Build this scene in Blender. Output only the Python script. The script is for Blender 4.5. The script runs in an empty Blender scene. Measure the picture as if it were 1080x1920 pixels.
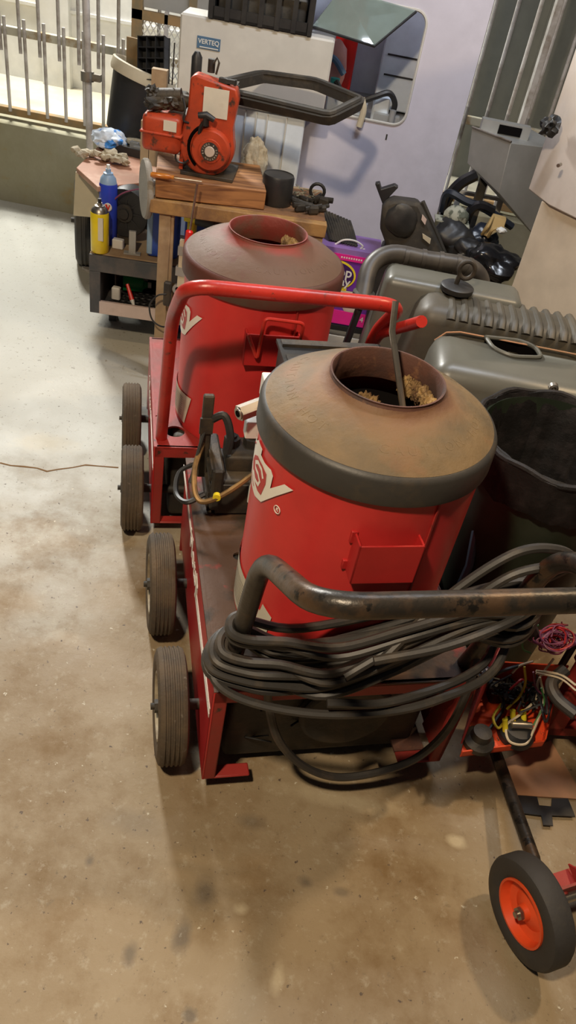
import bpy, bmesh, math, random
from mathutils import Vector as V, Matrix
random.seed(7)
# ---------------------------------------------------------------- camera, light, exposure
SC = bpy.context.scene
COL = SC.collection
FPX, PITCH, ROLL, CAMH = 1442.0, math.radians(39.1233), math.radians(11.0564), 1.5
_F = V((0, math.cos(PITCH), -math.sin(PITCH))); _U = V((0, math.sin(PITCH), math.cos(PITCH))); _R = V((1, 0, 0))
CX = _R * math.cos(ROLL) + _U * math.sin(ROLL); CY = _U * math.cos(ROLL) - _R * math.sin(ROLL)
cd = bpy.data.cameras.new('camera'); cam = bpy.data.objects.new('camera', cd); COL.objects.link(cam)
cd.sensor_fit = 'VERTICAL'; cd.sensor_height = 36; cd.lens = FPX / 1920 * 36; cd.clip_start = .02
cam.matrix_world = Matrix(((CX.x, CY.x, -_F.x, 0), (CX.y, CY.y, -_F.y, 0), (CX.z, CY.z, -_F.z, CAMH), (0, 0, 0, 1)))
SC.camera = cam
SC.view_settings.view_transform = 'Standard'; SC.view_settings.look = 'None'
SC.view_settings.gamma = 1; SC.view_settings.use_curve_mapping = False
SC.view_settings.exposure = 0.0
w = bpy.data.worlds.new('world'); SC.world = w; w.use_nodes = True
w.node_tree.nodes['Background'].inputs[0].default_value = (.62, .66, .75, 1)
w.node_tree.nodes['Background'].inputs[1].default_value = .04
def lamp(name, loc, target, energy, color, size, size_y=None, spread=180):
    l = bpy.data.lights.new(name, 'AREA'); l.energy = energy; l.color = color
    l.shape = 'RECTANGLE'; l.size = size; l.size_y = size_y or size; l.spread = math.radians(spread)
    o = bpy.data.objects.new(name, l); COL.objects.link(o); o.location = loc
    o.rotation_euler = (V(target) - V(loc)).to_track_quat('-Z', 'Y').to_euler(); return o
lamp('warm_lamp', (-.55, -.05, 2.55), (.1, 1.3, .2), 50, (1, .80, .56), .14)
lamp('warm_back_lamp', (1.25, 1.75, 2.5), (.5, 1.2, 0), 20, (1, .72, .42), .12)
lamp('cool_tube_lamp', (.25, 2.0, 2.75), (.2, 2.9, .3), 28, (.84, .90, 1), .9, .12)
lamp('yard_floodlight', (-1.95, 4.62, 2.75), (-.9, 2.6, 0), 165, (1, .985, .93), .45)

# ---------------------------------------------------------------- materials
def mat(name, c, rough=.6, metal=0, c2=None, scale=6, lo=.45, hi=.65, c3=None, scale3=25, lo3=.6, hi3=.7, bump=0, bscale=60, spec=.5, vary=.06, emis=0, alpha=1, trans=0, coat=0):
    m = bpy.data.materials.new(name); m.use_nodes = True; nt = m.node_tree; N = nt.nodes; L = nt.links
    b = N['Principled BSDF']; b.inputs['Roughness'].default_value = rough; b.inputs['Metallic'].default_value = metal
    b.inputs['Specular IOR Level'].default_value = spec
    if coat: b.inputs['Coat Weight'].default_value = coat
    tc = N.new('ShaderNodeTexCoord')
    def noise(s, d=6):
        n = N.new('ShaderNodeTexNoise'); n.inputs['Scale'].default_value = s; n.inputs['Detail'].default_value = d; n.inputs['Roughness'].default_value = .6
        L.new(tc.outputs['Object'], n.inputs['Vector']); return n
    def ramp(src, a, z_):
        r = N.new('ShaderNodeMapRange'); r.inputs[1].default_value = a; r.inputs[2].default_value = z_; L.new(src, r.inputs[0]); return r.outputs[0]
    def mix(fac, a, bcol):
        x = N.new('ShaderNodeMix'); x.data_type = 'RGBA'; L.new(fac, x.inputs[0])
        if isinstance(a, tuple): x.inputs[6].default_value = (*a, 1)
        else: L.new(a, x.inputs[6])
        x.inputs[7].default_value = (*bcol, 1); return x.outputs[2]
    n0 = noise(14)
    cur = mix(ramp(n0.outputs[0], .3, .7), c, tuple(max(0, min(1, k * (1 - vary * 2.5))) for k in c))
    if c2: cur = mix(ramp(noise(scale).outputs[0], lo, hi), cur, c2)
    if c3: cur = mix(ramp(noise(scale3).outputs[0], lo3, hi3), cur, c3)
    L.new(cur, b.inputs['Base Color'])
    if bump:
        bm_ = N.new('ShaderNodeBump'); bm_.inputs['Strength'].default_value = bump; bm_.inputs['Distance'].default_value = .004
        L.new(noise(bscale).outputs[0], bm_.inputs['Height']); L.new(bm_.outputs[0], b.inputs['Normal'])
    if emis:
        b.inputs['Emission Color'].default_value = (*c, 1); b.inputs['Emission Strength'].default_value = emis
    if trans:
        b.inputs['Transmission Weight'].default_value = trans
    if alpha < 1: b.inputs['Alpha'].default_value = alpha
    return m
M = {}
M['red'] = mat('red_paint', (.50, .022, .022), .42, c2=(.30, .015, .015), scale=3, lo=.5, hi=.8, c3=(.10, .03, .02), scale3=40, lo3=.68, hi3=.74, bump=.08)
M['red_dk'] = mat('worn_red_paint', (.36, .03, .025), .5, c2=(.14, .05, .035), scale=5, lo=.45, hi=.75, c3=(.05, .03, .02), scale3=30, lo3=.62, hi3=.7, bump=.15)
M['red_drum'] = mat('red_drum_paint', (.60, .036, .034), .38, c2=(.42, .02, .02), scale=2.5, lo=.45, hi=.8, c3=(.16, .05, .03), scale3=55, lo3=.72, hi3=.76, bump=.05)
M['red_tube'] = mat('red_tube_paint', (.50, .03, .02), .33, c2=(.28, .02, .015), scale=9, lo=.5, hi=.7, c3=(.10, .03, .02), scale3=60, lo3=.62, hi3=.70, bump=.15)
M['deck'] = mat('grimy_deck', (.10, .052, .028), .6, c2=(.30, .03, .02), scale=7, lo=.55, hi=.62, c3=(.035, .025, .015), scale3=9, lo3=.5, hi3=.62, bump=.3)
M['lid'] = mat('rusty_dusty_lid', (.185, .12, .052), .65, c2=(.11, .08, .042), scale=7, lo=.4, hi=.65, c3=(.24, .10, .04), scale3=5, lo3=.52, hi3=.72, bump=.5, bscale=40)
M['scorched'] = mat('scorched_rust', (.20, .075, .03), .7, c2=(.08, .045, .03), scale=14, bump=.4)
M['lid2'] = mat('brown_dusty_lid', (.135, .075, .045), .65, c2=(.17, .03, .02), scale=4, lo=.52, hi=.75, c3=(.12, .05, .035), scale3=16, lo3=.55, hi3=.7, bump=.2)
M['band'] = mat('dark_band', (.045, .042, .038), .5, c2=(.10, .07, .04), scale=5, lo=.5, hi=.7, bump=.15)
M['band2'] = mat('dark_red_band', (.10, .032, .022), .55, c2=(.08, .05, .035), scale=8, lo=.5, hi=.65, bump=.15)
M['rust'] = mat('brown_rust', (.11, .045, .03), .75, c2=(.06, .035, .03), scale=12, c3=(.20, .09, .045), scale3=30, bump=.4)
M['rust_red'] = mat('rusty_red_collar', (.22, .035, .025), .6, c2=(.14, .06, .04), scale=12, bump=.3)
M['wool'] = mat('scorched_insulation', (.42, .27, .11), .95, c2=(.10, .05, .025), scale=14, lo=.5, hi=.62, bump=1, bscale=90)
M['soot_and_shade'] = mat('soot_and_shade', (.006, .005, .005), .95, spec=.05)  # soot in the flue; painted shade in bores, slots and the hood opening
M['white_decal'] = mat('white_decal', (.90, .87, .80), .5, c3=(.45, .12, .08), scale3=60, lo3=.7, hi3=.72)
M['red_decal'] = mat('red_decal', (.53, .025, .022), .45)
M['label'] = mat('paper_label', (.70, .66, .55), .7, c2=(.50, .42, .30), scale=10, lo=.55, hi=.75)
M['label_line'] = mat('printed_lines', (.28, .26, .22), .8)
M['tyre'] = mat('dusty_tyre_rubber', (.125, .088, .052), .85, c2=(.070, .055, .040), scale=10, lo=.4, hi=.62, c3=(.17, .14, .11), scale3=60, lo3=.64, hi3=.72, bump=.4, bscale=120)
M['tyre_blk'] = mat('black_tyre_rubber', (.045, .042, .040), .7, c2=(.07, .06, .045), scale=9, lo=.5, hi=.7, bump=.25)
M['hubrim'] = mat('dirty_cream_rim', (.42, .36, .25), .6, c2=(.20, .15, .09), scale=12, lo=.45, hi=.6, bump=.2)
M['orange_rim'] = mat('orange_plastic_rim', (.85, .10, .025), .42, c2=(.62, .07, .02), scale=7, lo=.5, hi=.7)
M['orange'] = mat('orange_engine_paint', (.50, .06, .018), .42, c2=(.28, .04, .016), scale=9, lo=.45, hi=.66, c3=(.06, .03, .02), scale3=22, lo3=.57, hi3=.66, bump=.12)
M['orange_box'] = mat('orange_red_paint', (.80, .085, .022), .45, c2=(.5, .05, .02), scale=9, lo=.5, hi=.7, c3=(.12, .06, .04), scale3=50, lo3=.66, hi3=.7)
M['black'] = mat('black_plastic', (.018, .018, .019), .45, c2=(.03, .029, .027), scale=8, bump=.1)
M['black_matte'] = mat('greasy_black_metal', (.028, .025, .021), .6, c2=(.06, .045, .028), scale=12, lo=.45, hi=.62, bump=.4)
M['black_gloss'] = mat('gloss_black_plastic', (.012, .012, .014), .22)
M['blk_tube'] = mat('worn_black_tube', (.034, .029, .024), .34, metal=.3, c2=(.085, .052, .03), scale=12, lo=.48, hi=.62, c3=(.015, .013, .011), scale3=32, lo3=.56, hi3=.6, bump=.25)
M['hose'] = mat('black_rubber_hose', (.040, .037, .034), .5, c2=(.075, .06, .045), scale=18, lo=.5, hi=.68, bump=.1)
M['steel'] = mat('dull_steel', (.42, .39, .34), .35, metal=.9, c2=(.22, .17, .11), scale=16, lo=.5, hi=.7)
M['galv'] = mat('galvanised_sheet', (.46, .46, .44), .42, metal=.35, c2=(.34, .34, .32), scale=4, lo=.4, hi=.65, bump=.05)
M['bars'] = mat('fence_steel', (.58, .56, .54), .4, metal=.2, c2=(.28, .24, .20), scale=10)
M['rail'] = mat('weathered_rail', (.52, .50, .40), .6, c2=(.30, .20, .09), scale=8, lo=.5, hi=.62)
M['rusty_rail'] = mat('rusty_fence_rail', (.34, .21, .09), .75, c2=(.20, .16, .09), scale=10, lo=.4, hi=.6)
M['white'] = mat('white_enamel', (.66, .65, .60), .45, c2=(.58, .57, .53), scale=3)
M['lavender'] = mat('white_lavender_panel', (.66, .65, .76), .42, c2=(.62, .61, .71), scale=2.5, lo=.4, hi=.7)
M['bluewhite'] = mat('pale_blue_panel', (.76, .84, .92), .4)
M['warmwhite'] = mat('cream_white_panel', (.72, .64, .58), .45, c2=(.64, .54, .44), scale=3, lo=.5, hi=.7)
M['beige'] = mat('beige_panel', (.72, .61, .48), .55, c2=(.62, .50, .36), scale=2, lo=.5, hi=.65)
M['wood'] = mat('dusty_timber', (.40, .29, .17), .75, c2=(.28, .18, .10), scale=7, lo=.45, hi=.65, bump=.3)
M['rail_wood'] = mat('oil_stained_timber', (.40, .23, .08), .7, c2=(.20, .11, .05), scale=9, lo=.45, hi=.62, bump=.3)
M['plywood'] = mat('red_brown_plywood', (.42, .20, .12), .5, c2=(.52, .32, .22), scale=6, lo=.5, hi=.65)
M['shelf'] = mat('shelf_grey_paint', (.060, .062, .068), .5, c2=(.12, .10, .09), scale=9)
M['pink'] = mat('dirty_pink_board', (.62, .50, .46), .6, c2=(.42, .32, .28), scale=8, lo=.55, hi=.7)
M['genplastic'] = mat('grey_green_plastic', (.118, .118, .098), .36, c2=(.10, .098, .08), scale=3, lo=.4, hi=.7, bump=.04)
M['gendark'] = mat('dark_olive_plastic', (.060, .055, .042), .5, c2=(.085, .072, .05), scale=6, lo=.45, hi=.65, bump=.08)
M['bin'] = mat('dark_green_bin', (.016, .025, .014), .5, c2=(.03, .038, .026), scale=6)
M['bag'] = mat('black_bin_liner', (.010, .009, .009), .6, spec=.25, c2=(.022, .018, .018), scale=20, bump=.8, bscale=28)
M['purple'] = mat('purple_carton', (.16, .035, .36), .45)
M['purple_lt'] = mat('lilac_carton_top', (.30, .17, .48), .5)
M['magenta'] = mat('magenta_print', (.78, .02, .30), .5)
M['yellow'] = mat('yellow_print', (.85, .70, .03), .45)
M['yellow_can'] = mat('yellow_can_paint', (.88, .68, .02), .28, c2=(.74, .52, .02), scale=12)
M['blue_can'] = mat('blue_can_paint', (.035, .07, .55), .25)
M['blue'] = mat('blue_plastic', (.020, .07, .42), .4)
M['ltblue'] = mat('light_blue_plastic', (.30, .44, .62), .4)
M['green'] = mat('green_plastic', (.01, .28, .08), .4)
M['redplastic'] = mat('red_plastic', (.72, .02, .015), .3)
M['amber'] = mat('amber_handle', (.55, .20, .03), .2, c2=(.42, .12, .02), scale=40)
M['white_p'] = mat('white_plastic', (.78, .78, .74), .45)
M['cream'] = mat('cream_plastic', (.62, .55, .40), .6)
M['cloth'] = mat('dirty_cream_cloth', (.50, .45, .34), .9, c2=(.36, .30, .20), scale=22, lo=.45, hi=.6, bump=.7, bscale=70)
M['bluebag'] = mat('blue_white_plastic_bag', (.62, .70, .80), .3, c2=(.04, .22, .62), scale=13, lo=.52, hi=.57, bump=.6)
M['glovetan'] = mat('tan_leather', (.44, .30, .12), .8, bump=.3)
M['camo'] = mat('striped_grey_cap_cloth', (.40, .40, .32), .8, c2=(.10, .11, .08), scale=30, lo=.48, hi=.54)
M['disc'] = mat('grey_abrasive', (.30, .28, .24), .85, bump=.5, bscale=200)
M['mud'] = mat('muddy_rubber', (.042, .038, .032), .8, c2=(.07, .06, .045), scale=14, lo=.5, hi=.62, bump=.3)
M['blueblack'] = mat('blue_black_plastic', (.018, .023, .036), .3)
M['glass'] = mat('green_tinted_glass', (.40, .50, .46), .04, trans=.55, spec=.8)
M['tan_plate'] = mat('tan_painted_plate', (.50, .26, .14), .7, c2=(.38, .22, .12), scale=7, bump=.1)
M['copper'] = mat('worn_copper_pipe', (.36, .22, .09), .45, metal=.6, c2=(.15, .10, .05), scale=18)
M['badge'] = mat('blue_badge', (.09, .18, .30), .4)
M['wire_red'] = mat('red_wire', (.45, .02, .02), .5); M['wire_white'] = mat('cream_wire', (.62, .52, .36), .5)
M['wire_yellow'] = mat('yellow_wire', (.70, .52, .03), .5); M['wire_green'] = mat('green_wire', (.05, .18, .05), .5)
M['wire_black'] = mat('black_wire', (.012, .012, .012), .5); M['wire_violet'] = mat('dull_violet_wire', (.22, .05, .10), .5)
M['ext_white'] = mat('exterior_render', (.78, .77, .73), .85, c2=(.70, .67, .58), scale=1.5, lo=.5, hi=.7)
M['ext_ground'] = mat('exterior_concrete', (.58, .54, .42), .9, c2=(.45, .40, .28), scale=3, lo=.45, hi=.7)
M['ext_grey'] = mat('grey_shutter', (.20, .20, .17), .7)
M['pale_ring'] = mat('pale_badge_metal', (.6, .5, .42), .4)
M['grass'] = mat('weed_green', (.16, .24, .05), .8)

# wood slab: fine grain
def wood_slab():
    m = bpy.data.materials.new('stained_wood_slab'); m.use_nodes = True; nt = m.node_tree; N = nt.nodes; L = nt.links; b = N['Principled BSDF']
    tc = N.new('ShaderNodeTexCoord'); mp = N.new('ShaderNodeMapping'); mp.inputs['Scale'].default_value = (2.5, 14, 22)
    n = N.new('ShaderNodeTexNoise'); n.inputs['Scale'].default_value = 1.4; n.inputs['Detail'].default_value = 8; n.inputs['Distortion'].default_value = 2.2
    L.new(tc.outputs['Object'], mp.inputs[0]); L.new(mp.outputs[0], n.inputs['Vector'])
    r = N.new('ShaderNodeValToRGB'); r.color_ramp.elements[0].position = .3; r.color_ramp.elements[0].color = (.13, .05, .02, 1)
    r.color_ramp.elements[1].position = .68; r.color_ramp.elements[1].color = (.46, .22, .08, 1)
    L.new(n.outputs[0], r.inputs[0]); L.new(r.outputs[0], b.inputs['Base Color']); b.inputs['Roughness'].default_value = .65; return m
M['slab'] = wood_slab()
# concrete floor: mottled, stained, with pale scuffs
def floor_mat():
    m = bpy.data.materials.new('garage_concrete'); m.use_nodes = True; nt = m.node_tree; N = nt.nodes; L = nt.links; b = N['Principled BSDF']
    tc = N.new('ShaderNodeTexCoord')
    def noise(s, d=8, r=.6, st=(1, 1, 1), dist=0):
        mp = N.new('ShaderNodeMapping'); mp.inputs['Scale'].default_value = st; L.new(tc.outputs['Object'], mp.inputs[0])
        n = N.new('ShaderNodeTexNoise'); n.inputs['Scale'].default_value = s; n.inputs['Detail'].default_value = d; n.inputs['Roughness'].default_value = r; n.inputs['Distortion'].default_value = dist
        L.new(mp.outputs[0], n.inputs['Vector']); return n.outputs[0]
    def rng(src, a, z_, o0=0, o1=1):
        r = N.new('ShaderNodeMapRange'); r.inputs[1].default_value = a; r.inputs[2].default_value = z_; r.inputs[3].default_value = o0; r.inputs[4].default_value = o1; L.new(src, r.inputs[0]); return r.outputs[0]
    def mix(fac, a, c):
        x = N.new('ShaderNodeMix'); x.data_type = 'RGBA'; L.new(fac, x.inputs[0])
        if isinstance(a, tuple): x.inputs[6].default_value = (*a, 1)
        else: L.new(a, x.inputs[6])
        x.inputs[7].default_value = (*c, 1); return x.outputs[2]
    def mul(a, b_):
        x = N.new('ShaderNodeMath'); x.operation = 'MULTIPLY'; L.new(a, x.inputs[0]); L.new(b_, x.inputs[1]); return x.outputs[0]
    sep = N.new('ShaderNodeSeparateXYZ'); L.new(tc.outputs['Object'], sep.inputs[0])
    cur = mix(rng(noise(2.2), .35, .65), (.34, .265, .165), (.27, .20, .115))
    # far aisle colour paled to imitate the floodlight there, oil-browned around the machines
    far = mul(rng(sep.outputs[1], 1.0, 1.9), rng(sep.outputs[0], -.15, -.5))
    fn = N.new('ShaderNodeMath'); fn.operation = 'ADD'; L.new(far, fn.inputs[0]); L.new(rng(noise(3), .3, .7, -.3, .3), fn.inputs[1])
    cur = mix(rng(fn.outputs[0], .2, .8), cur, (.48, .47, .41))
    cur = mix(mul(rng(noise(4, 9, .7), .48, .66), rng(sep.outputs[1], 2.1, 1.4)), cur, (.21, .135, .06))
    cur = mix(rng(noise(34, 7, .75), .56, .86), cur, (.50, .46, .36))
    cur = mix(rng(noise(33, 6, .7, (1.3, 1, 1)), .60, .74), cur, (.20, .15, .09))
    cur = mix(rng(noise(13, 9, .8), .62, .80), cur, (.56, .52, .42))
    cur = mix(rng(noise(9, 6, .6, (1, 2.0, 1), .6), .68, .78), cur, (.55, .50, .40))
    cur = mix(rng(noise(22, 3, .5), .72, .76), cur, (.12, .09, .06))
    cur = mix(rng(noise(70, 3), .66, .72), cur, (.10, .07, .05))
    cur = mix(rng(noise(52, 4, .6), .68, .73), cur, (.62, .58, .47))
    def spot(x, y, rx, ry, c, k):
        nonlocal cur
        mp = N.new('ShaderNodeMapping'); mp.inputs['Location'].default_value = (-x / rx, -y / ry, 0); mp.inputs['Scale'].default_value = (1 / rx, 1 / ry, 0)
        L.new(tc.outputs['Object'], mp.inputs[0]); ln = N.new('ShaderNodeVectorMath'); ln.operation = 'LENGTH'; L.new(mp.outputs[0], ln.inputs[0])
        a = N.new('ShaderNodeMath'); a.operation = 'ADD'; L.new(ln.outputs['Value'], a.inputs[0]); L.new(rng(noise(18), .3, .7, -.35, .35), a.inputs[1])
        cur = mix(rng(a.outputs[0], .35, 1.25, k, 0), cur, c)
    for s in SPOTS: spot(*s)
    L.new(cur, b.inputs['Base Color'])
    L.new(rng(noise(4), .3, .7, .42, .68), b.inputs['Roughness'])
    bp = N.new('ShaderNodeBump'); bp.inputs['Strength'].default_value = .5; bp.inputs['Distance'].default_value = .003
    L.new(noise(45, 8, .7), bp.inputs['Height']); L.new(bp.outputs[0], b.inputs['Normal'])
    return m
def ray(px, py): return _F + CX * ((px - 540) / FPX) - CY * ((py - 960) / FPX)
CO = V((0, 0, CAMH))
def pz(px, py, z=0): d = ray(px, py); return CO + d * ((z - CAMH) / d.z)       # measured point of the photo at height z
def pd(px, py, y): d = ray(px, py); return CO + d * (y / d.y)                  # measured point of the photo at depth y
SPOTS = []
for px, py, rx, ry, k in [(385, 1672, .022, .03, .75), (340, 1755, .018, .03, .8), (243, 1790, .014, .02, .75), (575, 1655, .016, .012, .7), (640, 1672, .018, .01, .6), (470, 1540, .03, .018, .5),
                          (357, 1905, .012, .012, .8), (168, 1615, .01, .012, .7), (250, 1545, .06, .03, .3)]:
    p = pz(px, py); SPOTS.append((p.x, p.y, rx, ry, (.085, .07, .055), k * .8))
for px, py, rx, ry, k in [(452, 1705, .016, .012, .6), (855, 1578, .022, .014, .8), (520, 1835, .012, .03, .5), (640, 1500, .14, .02, .35), (80, 830, .1, .06, .4)]:
    p = pz(px, py); SPOTS.append((p.x, p.y, rx, ry, (.60, .52, .36), k))

# ---------------------------------------------------------------- mesh kit
def rotm(ax, deg): return Matrix.Rotation(math.radians(deg), 4, ax)
class MB:
    def __init__(s, T=None): s.bm = bmesh.new(); s.T = T or Matrix()
    def _add(s, pts, faces, T=None):
        T = s.T @ T if T is not None else s.T
        vs = [s.bm.verts.new(T @ V(p)) for p in pts]
        for f in faces:
            try: s.bm.faces.new([vs[i] for i in f])
            except ValueError: pass
        return vs
    def box(s, x0, x1, y0, y1, z0, z1, T=None, taper=None, bev=0):
        t = taper or (0, 0, 0, 0)   # inset of the top: x0,x1,y0,y1
        P = [(x0, y0, z0), (x1, y0, z0), (x1, y1, z0), (x0, y1, z0), (x0 + t[0], y0 + t[2], z1), (x1 - t[1], y0 + t[2], z1), (x1 - t[1], y1 - t[3], z1), (x0 + t[0], y1 - t[3], z1)]
        b2 = bmesh.new(); vs = [b2.verts.new(p) for p in P]
        for f in [(3, 2, 1, 0), (4, 5, 6, 7), (0, 1, 5, 4), (1, 2, 6, 5), (2, 3, 7, 6), (3, 0, 4, 7)]: b2.faces.new([vs[i] for i in f])
        if bev: bmesh.ops.bevel(b2, geom=b2.edges[:], offset=bev, segments=3 if bev > .006 else 1, affect='EDGES', profile=.5)
        b2.verts.index_update()
        s._add([v.co.copy() for v in b2.verts], [[v.index for v in f.verts] for f in b2.faces], T); b2.free(); return s
    def tube(s, pts, r, seg=10, closed=False, T=None):
        pts = [V(p) for p in pts]; n = len(pts); rs = r if isinstance(r, (list, tuple)) else [r] * n
        up = None; V_ = []; F = []
        for i, p in enumerate(pts):
            a = pts[(i - 1) % n] if (closed or i > 0) else p; b = pts[(i + 1) % n] if (closed or i < n - 1) else p
            t = (b - a).normalized()
            if up is None: up = t.orthogonal().normalized()
            else:
                up = up - t * up.dot(t)
                up = up.normalized() if up.length > 1e-6 else t.orthogonal().normalized()
            w_ = t.cross(up)
            for k in range(seg):
                q = 2 * math.pi * k / seg; V_.append(p + (up * math.cos(q) + w_ * math.sin(q)) * rs[i])
        for i in range(n if closed else n - 1):
            j = (i + 1) % n
            for k in range(seg): F.append((i * seg + k, i * seg + (k + 1) % seg, j * seg + (k + 1) % seg, j * seg + k))
        if not closed: F += [tuple(range(seg))[::-1], tuple((n - 1) * seg + k for k in range(seg))]
        s._add(V_, F, T); return s
    def cyl(s, a, b, r, r2=None, seg=24, T=None): return s.tube([a, b], [r, r if r2 is None else r2], seg, T=T)
    def lathe(s, prof, c=(0, 0, 0), seg=48, axis='Z', T=None, closed=False):
        V_ = []; F = []; n = len(prof)
        for r, h in prof:
            for k in range(seg):
                q = 2 * math.pi * k / seg; a, b = r * math.cos(q), r * math.sin(q)
                p = (a, b, h) if axis == 'Z' else ((h, a, b) if axis == 'X' else (b, h, a))
                V_.append(V(p) + V(c))
        for i in range(n if closed else n - 1):
            j = (i + 1) % n
            for k in range(seg): F.append((i * seg + k, i * seg + (k + 1) % seg, j * seg + (k + 1) % seg, j * seg + k))
        if not closed:
            if prof[0][0] > 1e-5: pass
        s._add(V_, F, T); bmesh.ops.remove_doubles(s.bm, verts=s.bm.verts, dist=1e-6); return s
    def prism(s, poly, d, T=None):
        "poly of 3D points, extruded by vector d"
        d = V(d); n = len(poly); P = [V(p) for p in poly] + [V(p) + d for p in poly]
        s._add(P, [tuple(range(n))[::-1], tuple(range(n, 2 * n))] + [(i, (i + 1) % n, n + (i + 1) % n, n + i) for i in range(n)], T); return s
    def blob(s, c, r, sub=3, jit=0, seed=0, freq=6, T=None):
        from mathutils import noise
        b2 = bmesh.new(); bmesh.ops.create_icosphere(b2, subdivisions=sub, radius=1)
        r = (r, r, r) if not isinstance(r, (tuple, list)) else r
        for v in b2.verts:
            k = 1 + jit * noise.noise(v.co * freq * .4 + V((seed, seed * 2, 0))) + jit * .5 * noise.noise(v.co * freq + V((seed, 0, 0)))
            v.co = V((v.co.x * r[0] * k + c[0], v.co.y * r[1] * k + c[1], v.co.z * r[2] * k + c[2]))
        b2.verts.index_update(); s._add([v.co.copy() for v in b2.verts], [[v.index for v in f.verts] for f in b2.faces], T); b2.free(); return s
    def mesh(s, me, T=None):
        s._add([v.co for v in me.vertices], [list(p.vertices) for p in me.polygons], T); return s
    def build(s, name, m, parent=None, loc=None, smooth=35, bevel=0):
        bmesh.ops.recalc_face_normals(s.bm, faces=s.bm.faces)
        me = bpy.data.meshes.new(name); s.bm.to_mesh(me); s.bm.free(); me.materials.append(m)
        if smooth:
            me.polygons.foreach_set('use_smooth', [True] * len(me.polygons)); me.set_sharp_from_angle(angle=math.radians(smooth))
        o = bpy.data.objects.new(name, me); COL.objects.link(o)
        if parent: o.parent = parent
        if loc: o.location = loc
        if bevel:
            b = o.modifiers.new('bevel', 'BEVEL'); b.width = bevel; b.segments = 2; b.limit_method = 'ANGLE'
        return o
def tag(o, label=None, cat=None, group=None, kind=None):
    if label: o['label'] = label
    if cat: o['category'] = cat
    if group: o['group'] = group
    if kind: o['kind'] = kind
    return o
def thing(name, label, cat, loc=(0, 0, 0), yaw=0, group=None):
    o = bpy.data.objects.new(name, None); COL.objects.link(o); o.empty_display_size = .05; o.location = loc; o.rotation_euler = (0, 0, math.radians(yaw))
    return tag(o, label, cat, group)
def copy_tree(o, parent=None):
    c = o.copy(); COL.objects.link(c); c.parent = parent
    for ch in [x for x in bpy.data.objects if x.parent == o]: copy_tree(ch, c)
    return c
def fillet(pts, r, n=5):
    pts = [V(p) for p in pts]; out = [pts[0]]
    for a, b, c in zip(pts, pts[1:], pts[2:]):
        d1 = (a - b); d2 = (c - b); k = min(r, d1.length * .48, d2.length * .48)
        p, q = b + d1.normalized() * k, b + d2.normalized() * k
        for i in range(n + 1):
            t = i / n; out.append(p * (1 - t) ** 2 + b * 2 * t * (1 - t) + q * t * t)
    out.append(pts[-1]); return out
def spline(pts, n=8, closed=False):
    pts = [V(p) for p in pts]; N_ = len(pts); out = []
    for i in range(N_ if closed else N_ - 1):
        p1, p2 = pts[i], pts[(i + 1) % N_]
        p0 = pts[(i - 1) % N_] if (closed or i > 0) else p1 * 2 - p2; p3 = pts[(i + 2) % N_] if (closed or i < N_ - 2) else p2 * 2 - p1
        for k in range(n):
            t = k / n; out.append(.5 * ((2 * p1) + (p2 - p0) * t + (2 * p0 - 5 * p1 + 4 * p2 - p3) * t * t + (3 * p1 - p0 - 3 * p2 + p3) * t ** 3))
    if not closed: out.append(pts[-1])
    return out
def text_mesh(s, size, extrude=.001, bold=0):
    cu = bpy.data.curves.new('t', 'FONT'); cu.body = s; cu.size = size; cu.extrude = extrude; cu.align_x = 'CENTER'; cu.align_y = 'CENTER'; cu.offset = bold
    o = bpy.data.objects.new('t', cu); COL.objects.link(o); me = bpy.data.meshes.new_from_object(o); bpy.data.objects.remove(o); return me
def frame_T(o, x, n):
    "matrix: local X along x, local Z along n, origin o"
    x = V(x).normalized(); n = V(n); n = (n - x * n.dot(x)).normalized(); y = n.cross(x)
    return Matrix(((x.x, y.x, n.x, o[0]), (x.y, y.y, n.y, o[1]), (x.z, y.z, n.z, o[2]), (0, 0, 0, 1)))
def wrap(polys, R, zc, off):
    "polygons given as (degrees, height) pairs wrapped on a drum of radius R"
    mb = MB(); b2 = bmesh.new()
    for poly in polys:
        vs = [b2.verts.new((math.radians(a) * R, z, 0)) for a, z in poly]; b2.faces.new(vs)
    bmesh.ops.triangulate(b2, faces=b2.faces[:])
    for _ in range(4):
        es = [e for e in b2.edges if e.calc_length() > .012]
        if not es: break
        bmesh.ops.subdivide_edges(b2, edges=es, cuts=1); bmesh.ops.triangulate(b2, faces=b2.faces[:])
    for v in b2.verts:
        th = v.co.x / R; v.co = V(((R + off) * math.cos(th), (R + off) * math.sin(th), v.co.y))
    b2.verts.index_update(); mb._add([v.co.copy() for v in b2.verts], [[v.index for v in f.verts] for f in b2.faces]); b2.free(); return mb
def strip(pts, wd):
    "outline of a stroke through (deg, z) points; wd in metres"
    k = .2 * math.pi / 180; P = [V((a * k, z)) for a, z in pts]; L_, R_ = [], []
    for i, p in enumerate(P):
        t = (P[min(i + 1, len(P) - 1)] - P[max(i - 1, 0)]).normalized(); n = V((-t.y, t.x)) * wd / 2
        L_.append(p + n); R_.append(p - n)
    return [(q.x / k, q.y) for q in L_ + R_[::-1]]
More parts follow.
